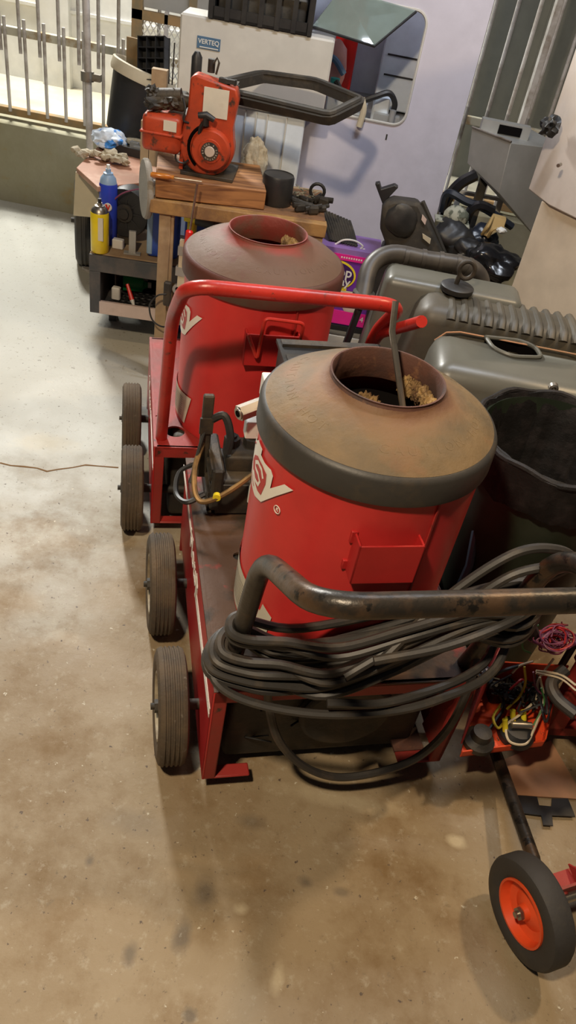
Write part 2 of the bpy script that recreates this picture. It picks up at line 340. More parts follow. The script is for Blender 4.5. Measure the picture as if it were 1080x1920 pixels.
# ---------------------------------------------------------------- the setting
tag(MB().box(-4, 3, -1.5, 3.9, -.1, 0).build('floor', floor_mat(), smooth=0), kind='structure')
M['curb'] = mat('mossy_concrete_curb', (.33, .31, .22), .9, c2=(.25, .23, .14), scale=3, lo=.4, hi=.7, c3=(.30, .20, .07), scale3=6, lo3=.6, hi3=.75, bump=.3)
tag(MB().box(-4, 3, 3.9, 4.12, -.1, .375).build('wall_back', M['curb'], smooth=0), kind='structure')
tag(MB().box(-4, 3, 4.12, 9, .2, .37).build('trim_1', M['ext_ground'], smooth=0), kind='structure')
_ew = MB().box(-4, -.4, 4.85, 5.0, .37, 3.2); _ew.box(-1.86, -1.70, 4.80, 4.85, .37, 3.2).box(-4, -.4, 4.835, 4.85, .74, .755)
tag(_ew.build('wall_outside', M['ext_white'], smooth=0), kind='structure')
_es = MB().box(.15, 3, 4.55, 4.65, .37, 3.2)
for k in range(16): _es.box(.3 + k * .16, .31 + k * .16, 4.54, 4.55, .37, 3.2)
tag(_es.build('wall_shutter', M['ext_grey'], smooth=0), kind='structure')
# crack in the slab: thin dark sliver following the broken edge
cr = [(0, 868), (20, 873), (45, 875), (70, 878), (88, 884), (110, 880), (135, 877), (160, 872), (185, 874), (222, 877)]
mb = MB(); P = []
for i, (a, b) in enumerate(cr): P.append((pz(a, b), .0022 + .002 * random.random()))
poly = [p + V((0, w_, 0)) for p, w_ in P] + [p - V((0, w_, 0)) for p, w_ in reversed(P)]
mb.prism([(p.x, p.y, .0004) for p in poly], (0, 0, .0005))
M['crack'] = mat('crack_dirt', (.20, .10, .03), .9)
tag(mb.build('trim_2', M['crack'], smooth=0), kind='structure')

# fence on the curb
fn = thing('bar_fence', 'grey steel bar fence on top of the low concrete wall', 'fence', (0, 4.0, .375))
FY = 0
MB().box(-3, 2.6, -.015, .015, .365, .40).build('rail', M['rail'], fn, bevel=.003)
MB().box(-3, 2.6, -.02, .02, .02, .055).build('rail', M['rusty_rail'], fn, bevel=.003)
MB().box(-3, 2.6, -.02, .02, 1.5, 1.535).build('rail', M['rail'], fn)
ub = MB().cyl((0, -.024, .30), (0, -.024, 1.62), .0085, seg=8).build('bar', M['bars'], fn, loc=(-1.735 - .093 * 3, 0, 0))
lb = MB().cyl((0, -.024, .04), (0, -.024, .44), .0085, seg=8).build('bar', M['bars'], fn, loc=(-1.712 - .093 * 3, 0, 0))
for k in range(1, 12):
    for s, x0 in ((ub, -1.735), (lb, -1.712)):
        c = s.copy(); c.location.x = x0 + .093 * (k - 3); COL.objects.link(c); c.parent = fn
for k in range(12):
    x = .36 + .093 * k
    c = ub.copy(); c.location.x = x; COL.objects.link(c); c.parent = fn
    c = lb.copy(); c.location.x = x; COL.objects.link(c); c.parent = fn
MB().box(.70, .725, -.03, .03, 0, 1.7).build('post', M['bars'], fn)
# weeds at the foot of the fence
mb = MB(); random.seed(3)
for k in range(26):
    x = -1.22 + random.random() * .16; h = .03 + .06 * random.random(); mb.tube([(x, 3.93, .385), (x + random.uniform(-.03, .03), 3.92, .385 + h)], [.0025, .0006], 4)
tag(mb.build('weed_tuft', M['grass']), 'small green weeds sprouting on the low wall below the fence', 'weeds', kind='stuff')
# grey pole with a clamp
po = thing('steel_pole', 'slim grey pole with a clamp standing left of the black plant tub', 'pole', (pd(172, 270, 3.3).x, 3.3, 0))
MB().cyl((0, 0, .0), (-.025, 0, 1.6), .014, seg=12).build('shaft', M['bars'], po)
MB().cyl((-.014, 0, .765), (-.0145, 0, .80), .026, seg=16).box(.005, .04, -.012, .012, .77, .795).build('clamp', M['steel'], po)
MB().cyl((0, 0, 0), (0, 0, .012), .05).build('foot', M['bars'], po)

# ---------------------------------------------------------------- pressure washers
def wheel(parent, c, r, wd, tyre, rim, name='wheel', hubm=None, rr=.58, grooves=True, dish=.014, nut=True, yawdeg=0):
    "wheel with its axle along local X; outer face towards -X"
    T = Matrix.Translation(V(c)) @ rotm('Z', yawdeg); h = wd / 2
    prof = [(r * rr, -h * .72), (r * .70, -h * .95), (r * .86, -h), (r * .96, -h * .86), (r, -h * .6)]
    if grooves:
        for k in (-.45, -.15, .15, .45): prof += [(r, h * (k - .1)), (r - .003, h * (k - .06)), (r - .003, h * (k + .06)), (r, h * (k + .1))]
    prof += [(r, h * .6), (r * .96, h * .86), (r * .86, h), (r * .7, h * .95), (r * rr, h * .72)]
    t = MB().lathe(prof, axis='X', T=T, seg=56, closed=True).build(name, M[tyre], parent)
    R = r * rr
    MB().lathe([(0, -h * .78), (R * .22, -h * .78), (R * .26, -h * .5 + dish * .2), (R * .62, -h * .5 + dish), (R * .86, -h * .45 + dish * .5), (R * .95, -h * .9), (R * 1.02, -h * .9), (R * 1.02, h * .9), (R * .95, h * .9), (R * .8, h * .3), (0, h * .3)], axis='X', T=T, seg=40).build('rim', M[rim], t)
    mb = MB().cyl((-h * .8, 0, 0), (-h * 1.05, 0, 0), R * .2, seg=6, T=T).cyl((-h * 1.05, 0, 0), (-h * 1.3, 0, 0), R * .1, seg=12, T=T)
    mb.cyl((h * .2, 0, 0), (h * 1.6, 0, 0), R * .16, seg=12, T=T)
    mb.build('axle_nut', hubm or M['black_matte'], t); return t

def scorch(m, cx, cy, r, red=False):
    "rust bloom on the lid around the flue collar"
    nt = m.node_tree; N = nt.nodes; L = nt.links; b = N['Principled BSDF']; src = b.inputs['Base Color'].links[0].from_socket
    tc = N.new('ShaderNodeTexCoord'); mp = N.new('ShaderNodeMapping'); mp.inputs['Location'].default_value = (-cx, -cy, 0); mp.inputs['Scale'].default_value = (1, 1, 0)
    L.new(tc.outputs['Object'], mp.inputs[0]); ln = N.new('ShaderNodeVectorMath'); ln.operation = 'LENGTH'; L.new(mp.outputs[0], ln.inputs[0])
    n = N.new('ShaderNodeTexNoise'); n.inputs['Scale'].default_value = 14; n.inputs['Detail'].default_value = 7; L.new(tc.outputs['Object'], n.inputs['Vector'])
    ma = N.new('ShaderNodeMath'); ma.operation = 'MULTIPLY_ADD'; ma.inputs[1].default_value = .06; L.new(n.outputs[0], ma.inputs[0]); L.new(ln.outputs['Value'], ma.inputs[2])
    for a0, a1, c in ((r + .035, r + .085, (.22, .105, .045) if not red else (.15, .06, .035)), (r + .022, r + .048, (.11, .045, .032) if not red else (.30, .022, .018))):
        rg = N.new('ShaderNodeMapRange'); rg.inputs[1].default_value = a0; rg.inputs[2].default_value = a1; rg.inputs[3].default_value = .7; rg.inputs[4].default_value = 0; L.new(ma.outputs[0], rg.inputs[0])
        x = N.new('ShaderNodeMix'); x.data_type = 'RGBA'; L.new(rg.outputs[0], x.inputs[0]); L.new(src, x.inputs[6]); x.inputs[7].default_value = (*c, 1); src = x.outputs[2]
    L.new(src, b.inputs['Base Color'])
LOGO = [[(-163, .751), (-158.3, .751), (-155.3, .751), (-155.8, .738), (-149.8, .736), (-143.2, .739), (-140.8, .732), (-141.4, .704), (-131.9, .737), (-126.1, .738), (-136.2, .701), (-147.6, .657), (-156, .648), (-165, .652), (-176, .672), (-181, .695), (-182, .715), (-176, .738), (-169, .735)]]
LOGO_RED = [strip([(-168, .733), (-176, .715), (-177, .692), (-167, .668), (-159, .661)], .003),
            [(-159.5, .726), (-152, .727), (-146.2, .722), (-145.6, .702), (-148.5, .670), (-153, .668), (-162, .676), (-169, .694), (-166, .712)]]
LOGO_S = [strip([(-148.6, .706), (-151.5, .718), (-157, .719), (-161.5, .708), (-160, .700), (-155, .700), (-151.5, .692), (-153, .681), (-158, .679), (-163, .686)], .0075)]
HO = [strip([(-222, .70), (-216, .752)], .012), strip([(-212, .70), (-206, .752)], .012), strip([(-219, .727), (-209, .727)], .010), strip([(-203, .712), (-200, .744), (-192, .744), (-194, .712), (-202, .708)], .010), strip([(-189, .70), (-184, .756)], .010), strip([(-192, .74), (-180, .742)], .009)]

def washer(name, label, origin, yaw, deckz, dc, R, zband, zring, rr, wheels, length, lidm, bandm, collar, tubem, wheelr, foot, dz=0, rrot=0, front=True):
    T = thing(name, label, 'pressure washer', (origin[0], origin[1], 0), yaw)
    W = .53; L_ = length; t = .028
    # chassis: angle iron front opening, side sheets, deck
    fr = MB()
    fr.box(0, t, 0, .012, foot, deckz).box(W - t, W, 0, .012, foot, deckz)             # front uprights
    fr.box(0, W, 0, .012, deckz - .035, deckz)                                            # front top rail
    fr.box(0, .10, 0, .03, foot, foot + .006).box(W - .1, W, 0, .03, foot, foot + .006)   # feet
    fr.box(W - .012, W, 0, .10, foot, deckz - .03, taper=(0, 0, 0, .04))
    fr.build('front_frame', M['red_dk'], T, bevel=.003)
    MB().box(0, t, L_ - .012, L_, foot, deckz).box(W - t, W, L_ - .012, L_, foot, deckz).box(0, W, L_ - .012, L_, deckz - .035, deckz).build('rear_frame', M['red_dk'], T, bevel=.003)
    MB().prism([(0, 0, foot), (0, 0, deckz), (0, L_, deckz), (0, L_, foot + .06), (0, .1, foot + .0)], (.006, 0, 0)).build('side_panel', M['red'], T, bevel=.002)
    MB().prism([(W - .006, 0.1, foot), (W - .006, 0.1, deckz), (W - .006, L_, deckz), (W - .006, L_, foot + .06)], (.006, 0, 0)).build('side_panel', M['red_dk'], T, bevel=.002)
    dk = MB()
    # deck sheet with a round hole near the front-left corner
    hx, hy, hr = (.058, .075, .026) if foot < .045 else (.09, .36, .012)
    pts = [(hx + hr * math.cos(a), hy + hr * math.sin(a)) for a in [math.pi * 2 * k / 24 for k in range(24)]]
    b2 = bmesh.new(); sq = [(0, 0), (.13, 0), (.13, hy * 2), (0, hy * 2)]
    n = 24; rim_in = [V((*p, 0)) for p in pts]; rim_out = []
    for a in [math.pi * 2 * k / 24 for k in range(24)]:
        c_, s_ = math.cos(a), math.sin(a); kx = ((.13 - hx) if c_ > 0 else hx) / abs(c_) if abs(c_) > 1e-6 else 9; ky = hy / abs(s_) if abs(s_) > 1e-6 else 9
        k = min(kx, ky); rim_out.append(V((hx + c_ * k, hy + s_ * k, 0)))
    for k in range(24):
        j = (k + 1) % 24; q = [rim_in[k], rim_in[j], rim_out[j], rim_out[k]]
        dk.prism([(p.x, p.y, deckz - .006) for p in q], (0, 0, .006))
    b2.free()
    dk.box(.13, W, 0, hy * 2, deckz - .006, deckz).box(0, W, hy * 2, L_, deckz - .006, deckz)
    dk.box(0, .008, 0, L_, deckz, deckz + .0015)
    dk.build('deck', M['deck'] if foot > .045 else M['red_dk'], T, smooth=0)
    # burner housing, bulked out in black to darken the shaded space under the deck
    MB().box(.05, W - .05, .06, L_ - .03, foot - .02, deckz - .01, bev=.015).cyl((W * .55, .06, (deckz + foot) / 2), (W * .55, .03, (deckz + foot) / 2), .10, seg=32).build('burner_dark_fill', M['black_matte'], T, bevel=.01)
    # drum
    cx, cy = dc
    Td = Matrix.Translation((cx, cy, 0))
    dr = MB().lathe([(0, deckz + .001), (R, deckz + .001), (R, deckz + .012), (R - .002, deckz + .016), (R - .002, zband), (R - .002, zband + .03)], T=Td, seg=96)
    drum = dr.build('drum', M['red_drum'], T)
    MB().box(-.0015, .0015, -.002, .0015, deckz + .01, zband, T=Td @ rotm('Z', rrot - 72) @ Matrix.Translation((R, 0, 0))).build('drum_seam', M['red_dk'], drum)
    zt = zband + .052
    MB().lathe([(R + .002, zband - .002), (R + .006, zband - .001), (R + .007, zband + .004), (R + .006, zt - .01), (R + .002, zt - .003), (R - .004, zt)], T=Td, seg=96).build('lid_band', bandm, drum)
    hh = zring - zt; zring = max(zring, zt + .062)
    lid = MB().lathe([(R - .003, zt), (R - .012, zt + .006), (R * .85, zt + .018), (R * .70, zt + .031), (rr + .024, zt + .040), (rr + .008, zt + .046), (rr + .001, zt + .056)], T=Td, seg=96).build('lid', lidm, drum)
    MB().lathe([(rr + .012, zt + .042), (rr + .004, zt + .050), (rr + .000, zt + .060), (rr + .001, zring - .003), (rr + .002, zring), (rr - .001, zring), (rr - .003, zring - .003), (rr - .003, zt + .02), (rr + .004, zt + .0)], T=Td, seg=72).build('collar', collar, drum)
    # insulation seen down the throat
    mb = MB()
    for k in range(34):
        a = math.radians(-62 + 125 * k / 33 - yaw); q = rr - .006 - .007 * random.random()
        mb.blob((cx + q * math.cos(a), cy + q * math.sin(a), zt + .004 + .008 * random.random()), (.010, .010, .018), 3, .5, k, 8)
    for k in range(16):
        a = math.radians(95 + 75 * k / 15 - yaw); q = rr - .01 * random.random()
        mb.blob((cx + q * math.cos(a), cy + q * math.sin(a), zt - .045 - .03 * random.random()), (.014, .014, .02), 3, .6, k, 8)
    mb.build('insulation', M['wool'], drum)
    MB().lathe([(0, zt - .16), (rr - .012, zt - .16), (rr - .010, zt - .045), (rr + .03, zt - .04)], T=Td, seg=40).build('flue_throat', M['soot_and_shade'], drum)
    # embossed lettering round the lid
    scorch(lidm, cx, cy, rr, collar is M['rust_red'])
    word = 'CAUTION-HOT'; slope = math.atan2(hh * .36 - hh * .16, R * .18 - .02)
    for start in (-225, -105, 15):
        em = MB()
        for i, ch in enumerate(word):
            if ch == ' ': continue
            a = start + i * 8.2; me = text_mesh(ch, .024, .0009, 0)
            rad = R * .80
            p = V((cx + rad * math.cos(math.radians(a)), cy + rad * math.sin(math.radians(a)), zt + .0216))
            nrm = V((math.cos(math.radians(a)) * math.sin(.40), math.sin(math.radians(a)) * math.sin(.40), math.cos(.40)))
            tx = V((-math.sin(math.radians(a)), math.cos(math.radians(a)), 0))
            em.mesh(me, frame_T(p, tx, nrm))
        em.build('embossed_lettering', lidm, drum, smooth=0)
    # decals
    lg = [[(a, z + dz) for a, z in p] for p in LOGO + HO]; lr = [[(a, z + dz) for a, z in p] for p in LOGO_RED]
    def place(mb, nm, m):
        o = mb.build(nm, m, drum, loc=(cx, cy, 0), smooth=60); o.rotation_euler = (0, 0, math.radians(-yaw + rrot)); return o
    o = place(wrap(lg, R, 0, .0008), 'logo', M['white_decal']); o['label'] = 'white lettering decal with pennant'
    place(wrap(lr, R, 0, .0016), 'logo_inlay', M['red_decal']); place(wrap([[(a, z + dz) for a, z in p] for p in LOGO_S], R, 0, .0022), 'logo_letter', M['white_decal'])
    if foot > .045:
        th = MB().tube([(0, math.cos(a) * .0065, math.sin(a) * .0065) for a in [2 * math.pi * k / 24 for k in range(24)]], .0008, 4, closed=True)
        a = math.radians(-133.7 - yaw); p = V((cx + (R + .001) * math.cos(a), cy + (R + .001) * math.sin(a), .678 + dz)); nrm = V((math.cos(a), math.sin(a), 0)); tx = V((-math.sin(a), math.cos(a), 0))
        th = MB().tube([(math.cos(a_) * .0075, math.sin(a_) * .0075, 0) for a_ in [2 * math.pi * k / 24 for k in range(24)]], .0009, 4, closed=True, T=frame_T(p, tx, nrm)).mesh(text_mesh('R', .009, .0005), frame_T(p, tx, nrm))
        th.build('registered_mark', M['white_decal'], drum)
    return T, drum, Td

# ---- washer in front
O1, Y1, DZ1 = (-.069, .868), 17, .343
def L2(p, o, yaw):
    a = math.radians(yaw); d = V((p[0] - o[0], p[1] - o[1])); return (d.x * math.cos(a) + d.y * math.sin(a), -d.x * math.sin(a) + d.y * math.cos(a))
R1 = .202
wa, drum1, Td1 = washer('pressure_washer', 'nearest red upright pressure washer with rusty domed drum lid and black tube handle', O1, Y1, DZ1, L2((.121, 1.158), O1, Y1), R1, .775, .863, .0966,
                   None, .70, M['lid'], M['band'], M['rust'], 'blk_tube', .124, .05, 0)
c1 = L2((.121, 1.158), O1, Y1)
# paper label with a white pointed flap
def lab(drum, c, R, yaw, poly, lines=True, z0=0):
    o = wrap([poly], R, 0, .001).build('paper_label', M['label'], drum, loc=(c[0], c[1], 0), smooth=60); o.rotation_euler = (0, 0, math.radians(-yaw)); o['label'] = 'off-white printed warning label'
    if lines:
        a0, a1 = min(a for a, z in poly), max(a for a, z in poly); zs0, zs1 = min(z for a, z in poly), max(z for a, z in poly); ls = []
        for k in range(9):
            z = zs0 + (zs1 - zs0) * (.16 + .075 * k); ls.append([(a0 + 4, z), (a1 - 12 - 3 * random.random(), z), (a1 - 12, z + .0022), (a0 + 4, z + .0022)])
        q = wrap(ls, R, 0, .0016).build('print', M['label_line'], o); return o
lab(drum1, c1, R1, Y1, [(-205, .455), (-150, .455), (-133, .43), (-131, .41), (-139, .352), (-205, .352)])
lab(drum1, c1, R1, Y1, [(-131.5, .452), (-124, .437), (-126, .37), (-134, .348), (-137, .36)], False)
# folded sheet bracket on the drum
br = MB().box(.200, .312, -.002, .002, .622, .706).box(.200, .204, -.002, .045, .622, .706).box(.308, .312, -.002, .03, .622, .706).box(.194, .206, .03, .045, .684, .709).box(.192, .206, .03, .045, .625, .645)
b_ = br.build('bracket', M['red'], drum1, bevel=.0015)
b_.location = (0, 0, 0)
# welded side decal: stripes and name on the left sheet
sd = MB(); sx = -.0012
def sp(pts): sd.prism([(sx, v, z) for v, z in pts], (.001, 0, 0))
for zo in (0, .016): sp([(.015, .262 - zo), (.33, .262 - zo), (.33, .274 - zo), (.015, .274 - zo)])
sp([(.31, .246), (.34, .246), (.34, .312), (.31, .30)])
sp([(.46, .30), (.74, .30), (.74, .307), (.46, .307)]); sp([(.46, .288), (.74, .288), (.74, .294), (.46, .294)])
nm = text_mesh('Hotsy', .075, .0006, .001)
sd.mesh(nm, frame_T((sx, .40, .286), (0, -1, 0), (-1, 0, 0)))
q = sd.build('side_decal', M['white_decal'], wa, smooth=0); q['label'] = 'white stripes and lettering'
wheel(wa, (-.061, .135, .124), .124, .062, 'tyre', 'hubrim'); wheel(wa, (-.064, .492, .126), .126, .062, 'tyre', 'hubrim')
wheel(wa, (.588, .492, .126), .126, .062, 'tyre', 'hubrim', yawdeg=180)
MB().cyl((-.03, .135, .124), (.56, .135, .124), .012).cyl((-.03, .492, .126), (.56, .492, .126), .012).build('axle', M['black_matte'], wa)
# handle
hp = fillet([(.03, .045, DZ1 - .02), (.032, -.055, .735), (.045, -.275, .868), (.50, -.275, .868), (.513, -.055, .735), (.512, .045, DZ1 - .02)], .07, 7)
MB().tube(hp, .0165, 16).build('handle', M['blk_tube'], wa)
# pump with manifold, gauge bracket and pipes
pu = thing('water_pump', 'greasy black high pressure pump bolted on the nearest red deck left of its drum', 'pump', (0, 0, 0))
pu.parent = wa
for k in ('label', 'category'): del pu[k]
pm = wa
PT = Matrix.Translation((-.028, .0, -.012))
pump = MB(PT).box(.075, .24, .50, .63, DZ1 + .03, .455, bev=.008).box(.06, .26, .52, .66, DZ1 + .013, DZ1 + .04, bev=.004).box(.064, .09, .49, .64, DZ1 + .03, .49, bev=.005).box(.10, .24, .535, .62, .45, .495, bev=.008).box(.078, .24, .497, .503, .36, .445, bev=.002)
pb = pump.build('pump_body', M['black_matte'], pm)
for k, x in enumerate((.115, .16, .205)): MB(PT).cyl((x, .585, .49), (x, .585, .515), .019, seg=6).cyl((x, .585, .515), (x, .585, .522), .010, seg=12).build('valve_cap', M['black_matte'], pb)
for x, z in ((.17, .41), (.17, .375)): MB(PT).cyl((x, .50, z), (x, .482, z), .011, seg=6).build('bolt', M['black_matte'], pb)
for k in range(5): MB(PT).box(.062 - .004 * (k % 2), .068, .50, .63, DZ1 + .045 + k * .022, DZ1 + .055 + k * .022).build('cooling_fin', M['black_matte'], pb)
MB().box(.012, .036, .575, .59, DZ1 + .05, .615, bev=.003).box(.008, .038, .57, .577, .52, .56).build('switch_bracket', M['black_matte'], pm)
MB().tube(spline([(.20, .50, .52), (.14, .48, .495), (.07, .46, .445), (.02, .46, .415), (.0, .48, .42), (.0, .53, .455), (.02, .58, .49)], 8), .0065, 8).build('copper_pipe', M['copper'], pm)
MB().cyl((.045, .462, .432), (.043, .452, .432), .009, seg=12).build('pipe_clip', M['yellow'], pm)
MB(Matrix.Translation((-.06, -.02, .02))).tube(spline([(.09, .60, .53), (.12, .59, .55), (.135, .57, .51), (.13, .56, .47)], 6), .009, 8).tube(spline([(.085, .60, .52), (.07, .58, .47), (.06, .56, .43), (.05, .54, .40)], 6), .004, 6).tube(spline([(.08, .50, .40), (.04, .49, .385), (.02, .53, .38), (.03, .58, .40), (.07, .59, .42)], 6), .006, 6).build('pump_lead', M['black'], pm)
bpy.data.objects.remove(pu)
# hex steel outlet and white block behind the drum
MB().cyl((.062, .42, .675), (.17, .475, .688), .0165, seg=6).cyl((.062, .42, .675), (.0595, .4188, .6747), .0125, seg=20).build('hex_pipe', M['steel'], wa)
MB().cyl((.0595, .4188, .6747), (.0585, .4183, .6746), .007, seg=16).build('pipe_bore', M['soot_and_shade'], wa)
MB().box(.115, .165, .465, .505, .672, .722, bev=.002).box(.085, .12, .44, .47, .60, .64, bev=.002).cyl((.13, .48, .40), (.13, .48, .672), .012, seg=10).build('valve_block', M['white_p'], wa)
# control box at the rear
cb = MB().box(.178, .41, .56, .66, DZ1, .705, bev=.004); cb.box(.173, .415, .555, .668, .705, .713)
cb = cb.build('control_box', M['black'], wa); MB().box(.18, .405, .565, .588, .713, .72).box(.18, .405, .632, .655, .713, .72).build('box_lid_rib', M['black_matte'], cb)
# rod poking out of the flue
rd = MB().tube([(.0, .0, 0), (-.05, .055, .12), (-.055, .075, .165)], .0055, 8)
o = rd.build('steel_rod', M['steel']); o.location = pz(757, 776, .82); tag(o, 'thin grey rod poking out of the open flue of the nearest drum', 'rod')
# dark clutter below the deck
mb = MB(); random.seed(5)
for k in range(14):
    a = (.10 + random.random() * .12, .02 + random.random() * .08, .09 + random.random() * .2)
    mb.tube(spline([a, (a[0] + random.uniform(-.06, .06), a[1] + .03, a[2] + random.uniform(-.05, .05)), (a[0] + random.uniform(-.1, .1), a[1] + .05, a[2] + random.uniform(-.08, .08))], 5), .0022, 5)
mb.build('burner_wiring', M['wire_black'], wa)
MB().tube(spline([(.345, .12, .10), (.36, .10, .075), (.39, .09, .068), (.42, .10, .085), (.43, .12, .11)], 6), .009, 8).build('green_hose_end', M['wire_green'], wa)['label'] = 'dull green hose stub'
MB().box(.43, .50, .03, .12, .05, .056).build('foot_plate', M['rust'], wa)

# ---- power hose wound round the handle
HS = []
legL = lambda z: (.031, .045 - (z - .323) * .243); legR = lambda z: (.513, .045 - (z - .323) * .243)
rows = [(.528, .62, .0, .0), (.506, .60, -.004, .0), (.464, .61, .010, .004), (.454, .59, .0, .014), (.442, .58, .020, .008), (.433, .565, .006, .020), (.423, .55, .028, .014), (.414, .545, .012, .024), (.404, .535, .03, .018)]
for i, (zl, zr, off, sag) in enumerate(rows):
    xl, yl = legL(zl); xr, yr = legR(zr); r = .024 + off; f = .03 + .008 * (i % 4)
    HS += [(xl + .01, yl + r * .9, zl + .012), (xl - r * .75, yl + r * .45, zl + .008), (xl - r * .85, yl - r * .5, zl), (xl + .01, yl - r * 1.0, zl - .006)]
    HS += [(.10, yl - r - .012, zl - sag * .6), (.19, yl - f - .022, zl - sag), (.30, yl - f - .026, (zl + zr) / 2 - sag * 1.05), (.41, yl - f - .016, zr - .018 - sag * .3)]
    HS += [(xr - .02, yr - r - .004, zr - .006), (xr + r * .8, yr - r * .4, zr), (xr + r * .8, yr + r * .5, zr + .004), (xr - .02, yr + r, zr)]
    if i < len(rows) - 1:
        z2 = rows[i + 1][0]; HS += [(.36, .022 - .02 * (i % 2), (zr + z2) / 2 - .02), (.14, .005, z2 + .002)]
hz = MB().tube(spline(HS, 6), .0083, 8)
# bundle hooked over the right bend, then the loose tail dangling in front of the chassis
TL = [(.26, -.08, .52), (.363, -.03, .611), (.458, -.02, .703), (.535, -.02, .714), (.60, .0, .66), (.585, .05, .55), (.53, .05, .44), (.50, -.015, .34), (.485, -.03, .22), (.44, -.035, .13), (.36, -.04, .095), (.27, -.04, .09), (.19, -.035, .14), (.13, -.03, .23), (.10, -.02, .33), (.09, -.03, .39)]
hz.tube(spline(TL, 8), .0083, 8)
hz.tube(spline([(.20, -.085, .485), (.37, -.045, .585), (.46, -.04, .675), (.54, -.04, .695), (.59, .03, .62), (.54, .06, .52), (.47, -.06, .47), (.30, -.10, .43), (.18, -.09, .42)], 8), .0083, 8)
hz.tube(spline([(.24, -.09, .53), (.36, -.09, .56), (.47, -.075, .60), (.548, -.03, .60), (.555, .03, .55), (.49, -.07, .47), (.38, -.105, .435), (.28, -.105, .405), (.16, -.085, .385), (.05, -.05, .383), (-.005, -.015, .40), (.0, .03, .42), (.04, .05, .44)], 8), .0083, 8)
hose = hz.build('power_cable', M['hose']); hose.location = (O1[0], O1[1], 0); hose.rotation_euler = (0, 0, math.radians(Y1))
tag(hose, 'long black rubber cable wound in loops around the black tube handle', 'cable')

# ---- washer behind
O2, Y2, DZ2 = (-.377, 1.625), 16, .307
c2 = L2((-.178, 1.871), O2, Y2); R2 = .196
wb, drum2, Td2 = washer('pressure_washer', 'second red pressure washer with red tube handle, further back beside the wooden bench', O2, Y2, DZ2, c2, R2, .722, .808, .095,
                   None, .60, M['lid2'], M['band2'], M['rust_red'], 'red_tube', .121, .04, -.088, rrot=0)
lab(drum2, c2, R2, Y2, [(-200, .405), (-150, .405), (-131, .412), (-138, .322), (-200, .322)])
wheel(wb, (-.053, .06, .121), .121, .06, 'tyre', 'hubrim'); wheel(wb, (-.053, .424, .112), .112, .058, 'tyre', 'hubrim')
wheel(wb, (.583, .06, .121), .121, .06, 'tyre', 'hubrim', yawdeg=180); wheel(wb, (.583, .424, .112), .112, .058, 'tyre', 'hubrim', yawdeg=180)
MB().cyl((-.03, .06, .121), (.56, .06, .121), .012).cyl((-.03, .424, .112), (.56, .424, .112), .012).build('axle', M['black_matte'], wb)
hp = fillet([(.02, .045, DZ2 - .01), (.024, -.05, .70), (.038, -.195, .845), (.498, -.195, .836), (.505, -.05, .70), (.505, .045, DZ2 - .01)], .06, 7)
MB().tube(hp, .0155, 16).build('handle', M['red_tube'], wb)
MB().tube(fillet([(.512, .02, .50), (.509, -.06, .70), (.505, -.30, .853)], .04, 4), .0125, 12).build('hose_hook', M['red_tube'], wb)
MB().box(.200, .332, -.032, -.028, .580, .664).box(.328, .332, -.032, .02, .580, .664).box(.200, .204, -.032, .01, .580, .664).build('bracket', M['red'], drum2, bevel=.0015)
MB().tube(fillet([(.204, -.036, .664), (.230, -.046, .606), (.236, -.044, .712), (.330, -.044, .706), (.331, -.034, .655)], .012, 4), .0045, 8).build('wire_hook', M['red_tube'], drum2)
sd = MB()
for zo in (0, .014): sd.prism([(-.0012, v, z - zo) for v, z in [(.0, .245), (.26, .245), (.26, .252), (.0, .252)]], (.001, 0, 0))
sd.mesh(text_mesh('Hotsy', .07, .0006), frame_T((-.0012, .36, .235), (0, -1, 0), (-1, 0, 0)))
sd.build('side_decal', M['white_decal'], wb, smooth=0)

# ---------------------------------------------------------------- work bench and what is on it
BO = (-.60, 2.46, 0); BY = 7.5
be = thing('work_bench', 'narrow timber work bench frame behind the second red washer', 'bench', BO, BY)
def leg(x, y, w1=.055, d=.045, top=.61, lean=0): return MB().box(x, x + w1, y, y + d, 0, top).build('leg', M['wood'], be, bevel=.003)
leg(.01, .0, .038); leg(.50, .0, .045); leg(.01, .30, .045); leg(.50, .30, .045)
MB().box(.048, .058, .005, .035, 0, .61).build('leg_batten', M['wood'], be, bevel=.002)
MB().box(-.02, .55, -.012, .03, .612, .655).build('front_rail', M['rail_wood'], be, bevel=.003)
MB().box(-.02, .55, .30, .345, .605, .655).build('back_rail', M['wood'], be, bevel=.003)
MB().box(-.01, .545, .02, .31, .64, .658).build('bench_top', mat('oily_bench_board', (.22, .11, .05), .7, c2=(.06, .035, .02), scale=12), be, bevel=.002)
def onb(px, py, z): return pz(px, py, z)
# thick slab
sl = MB().box(0, .35, 0, .27, 0, .062).build('wood_slab', M['slab'], bevel=.004); sl.location = (-.605, 2.455, .6585); sl.rotation_euler = (0, 0, math.radians(13))
tag(sl, 'thick reddish timber slab lying on the bench under the orange engine', 'wood slab')
ST = .6585 + .0625
# orange engine
EX = pz(400, 335, ST); eg = thing('petrol_engine', 'greasy orange petrol engine with recoil starter standing on the wood slab', 'engine', (EX.x - .035, EX.y + .04, ST), 3); eg.scale = (.80, .80, .80)
Rf = lambda x, z, y=0: (x, y, z)
hx_, hz_ = .005, .115
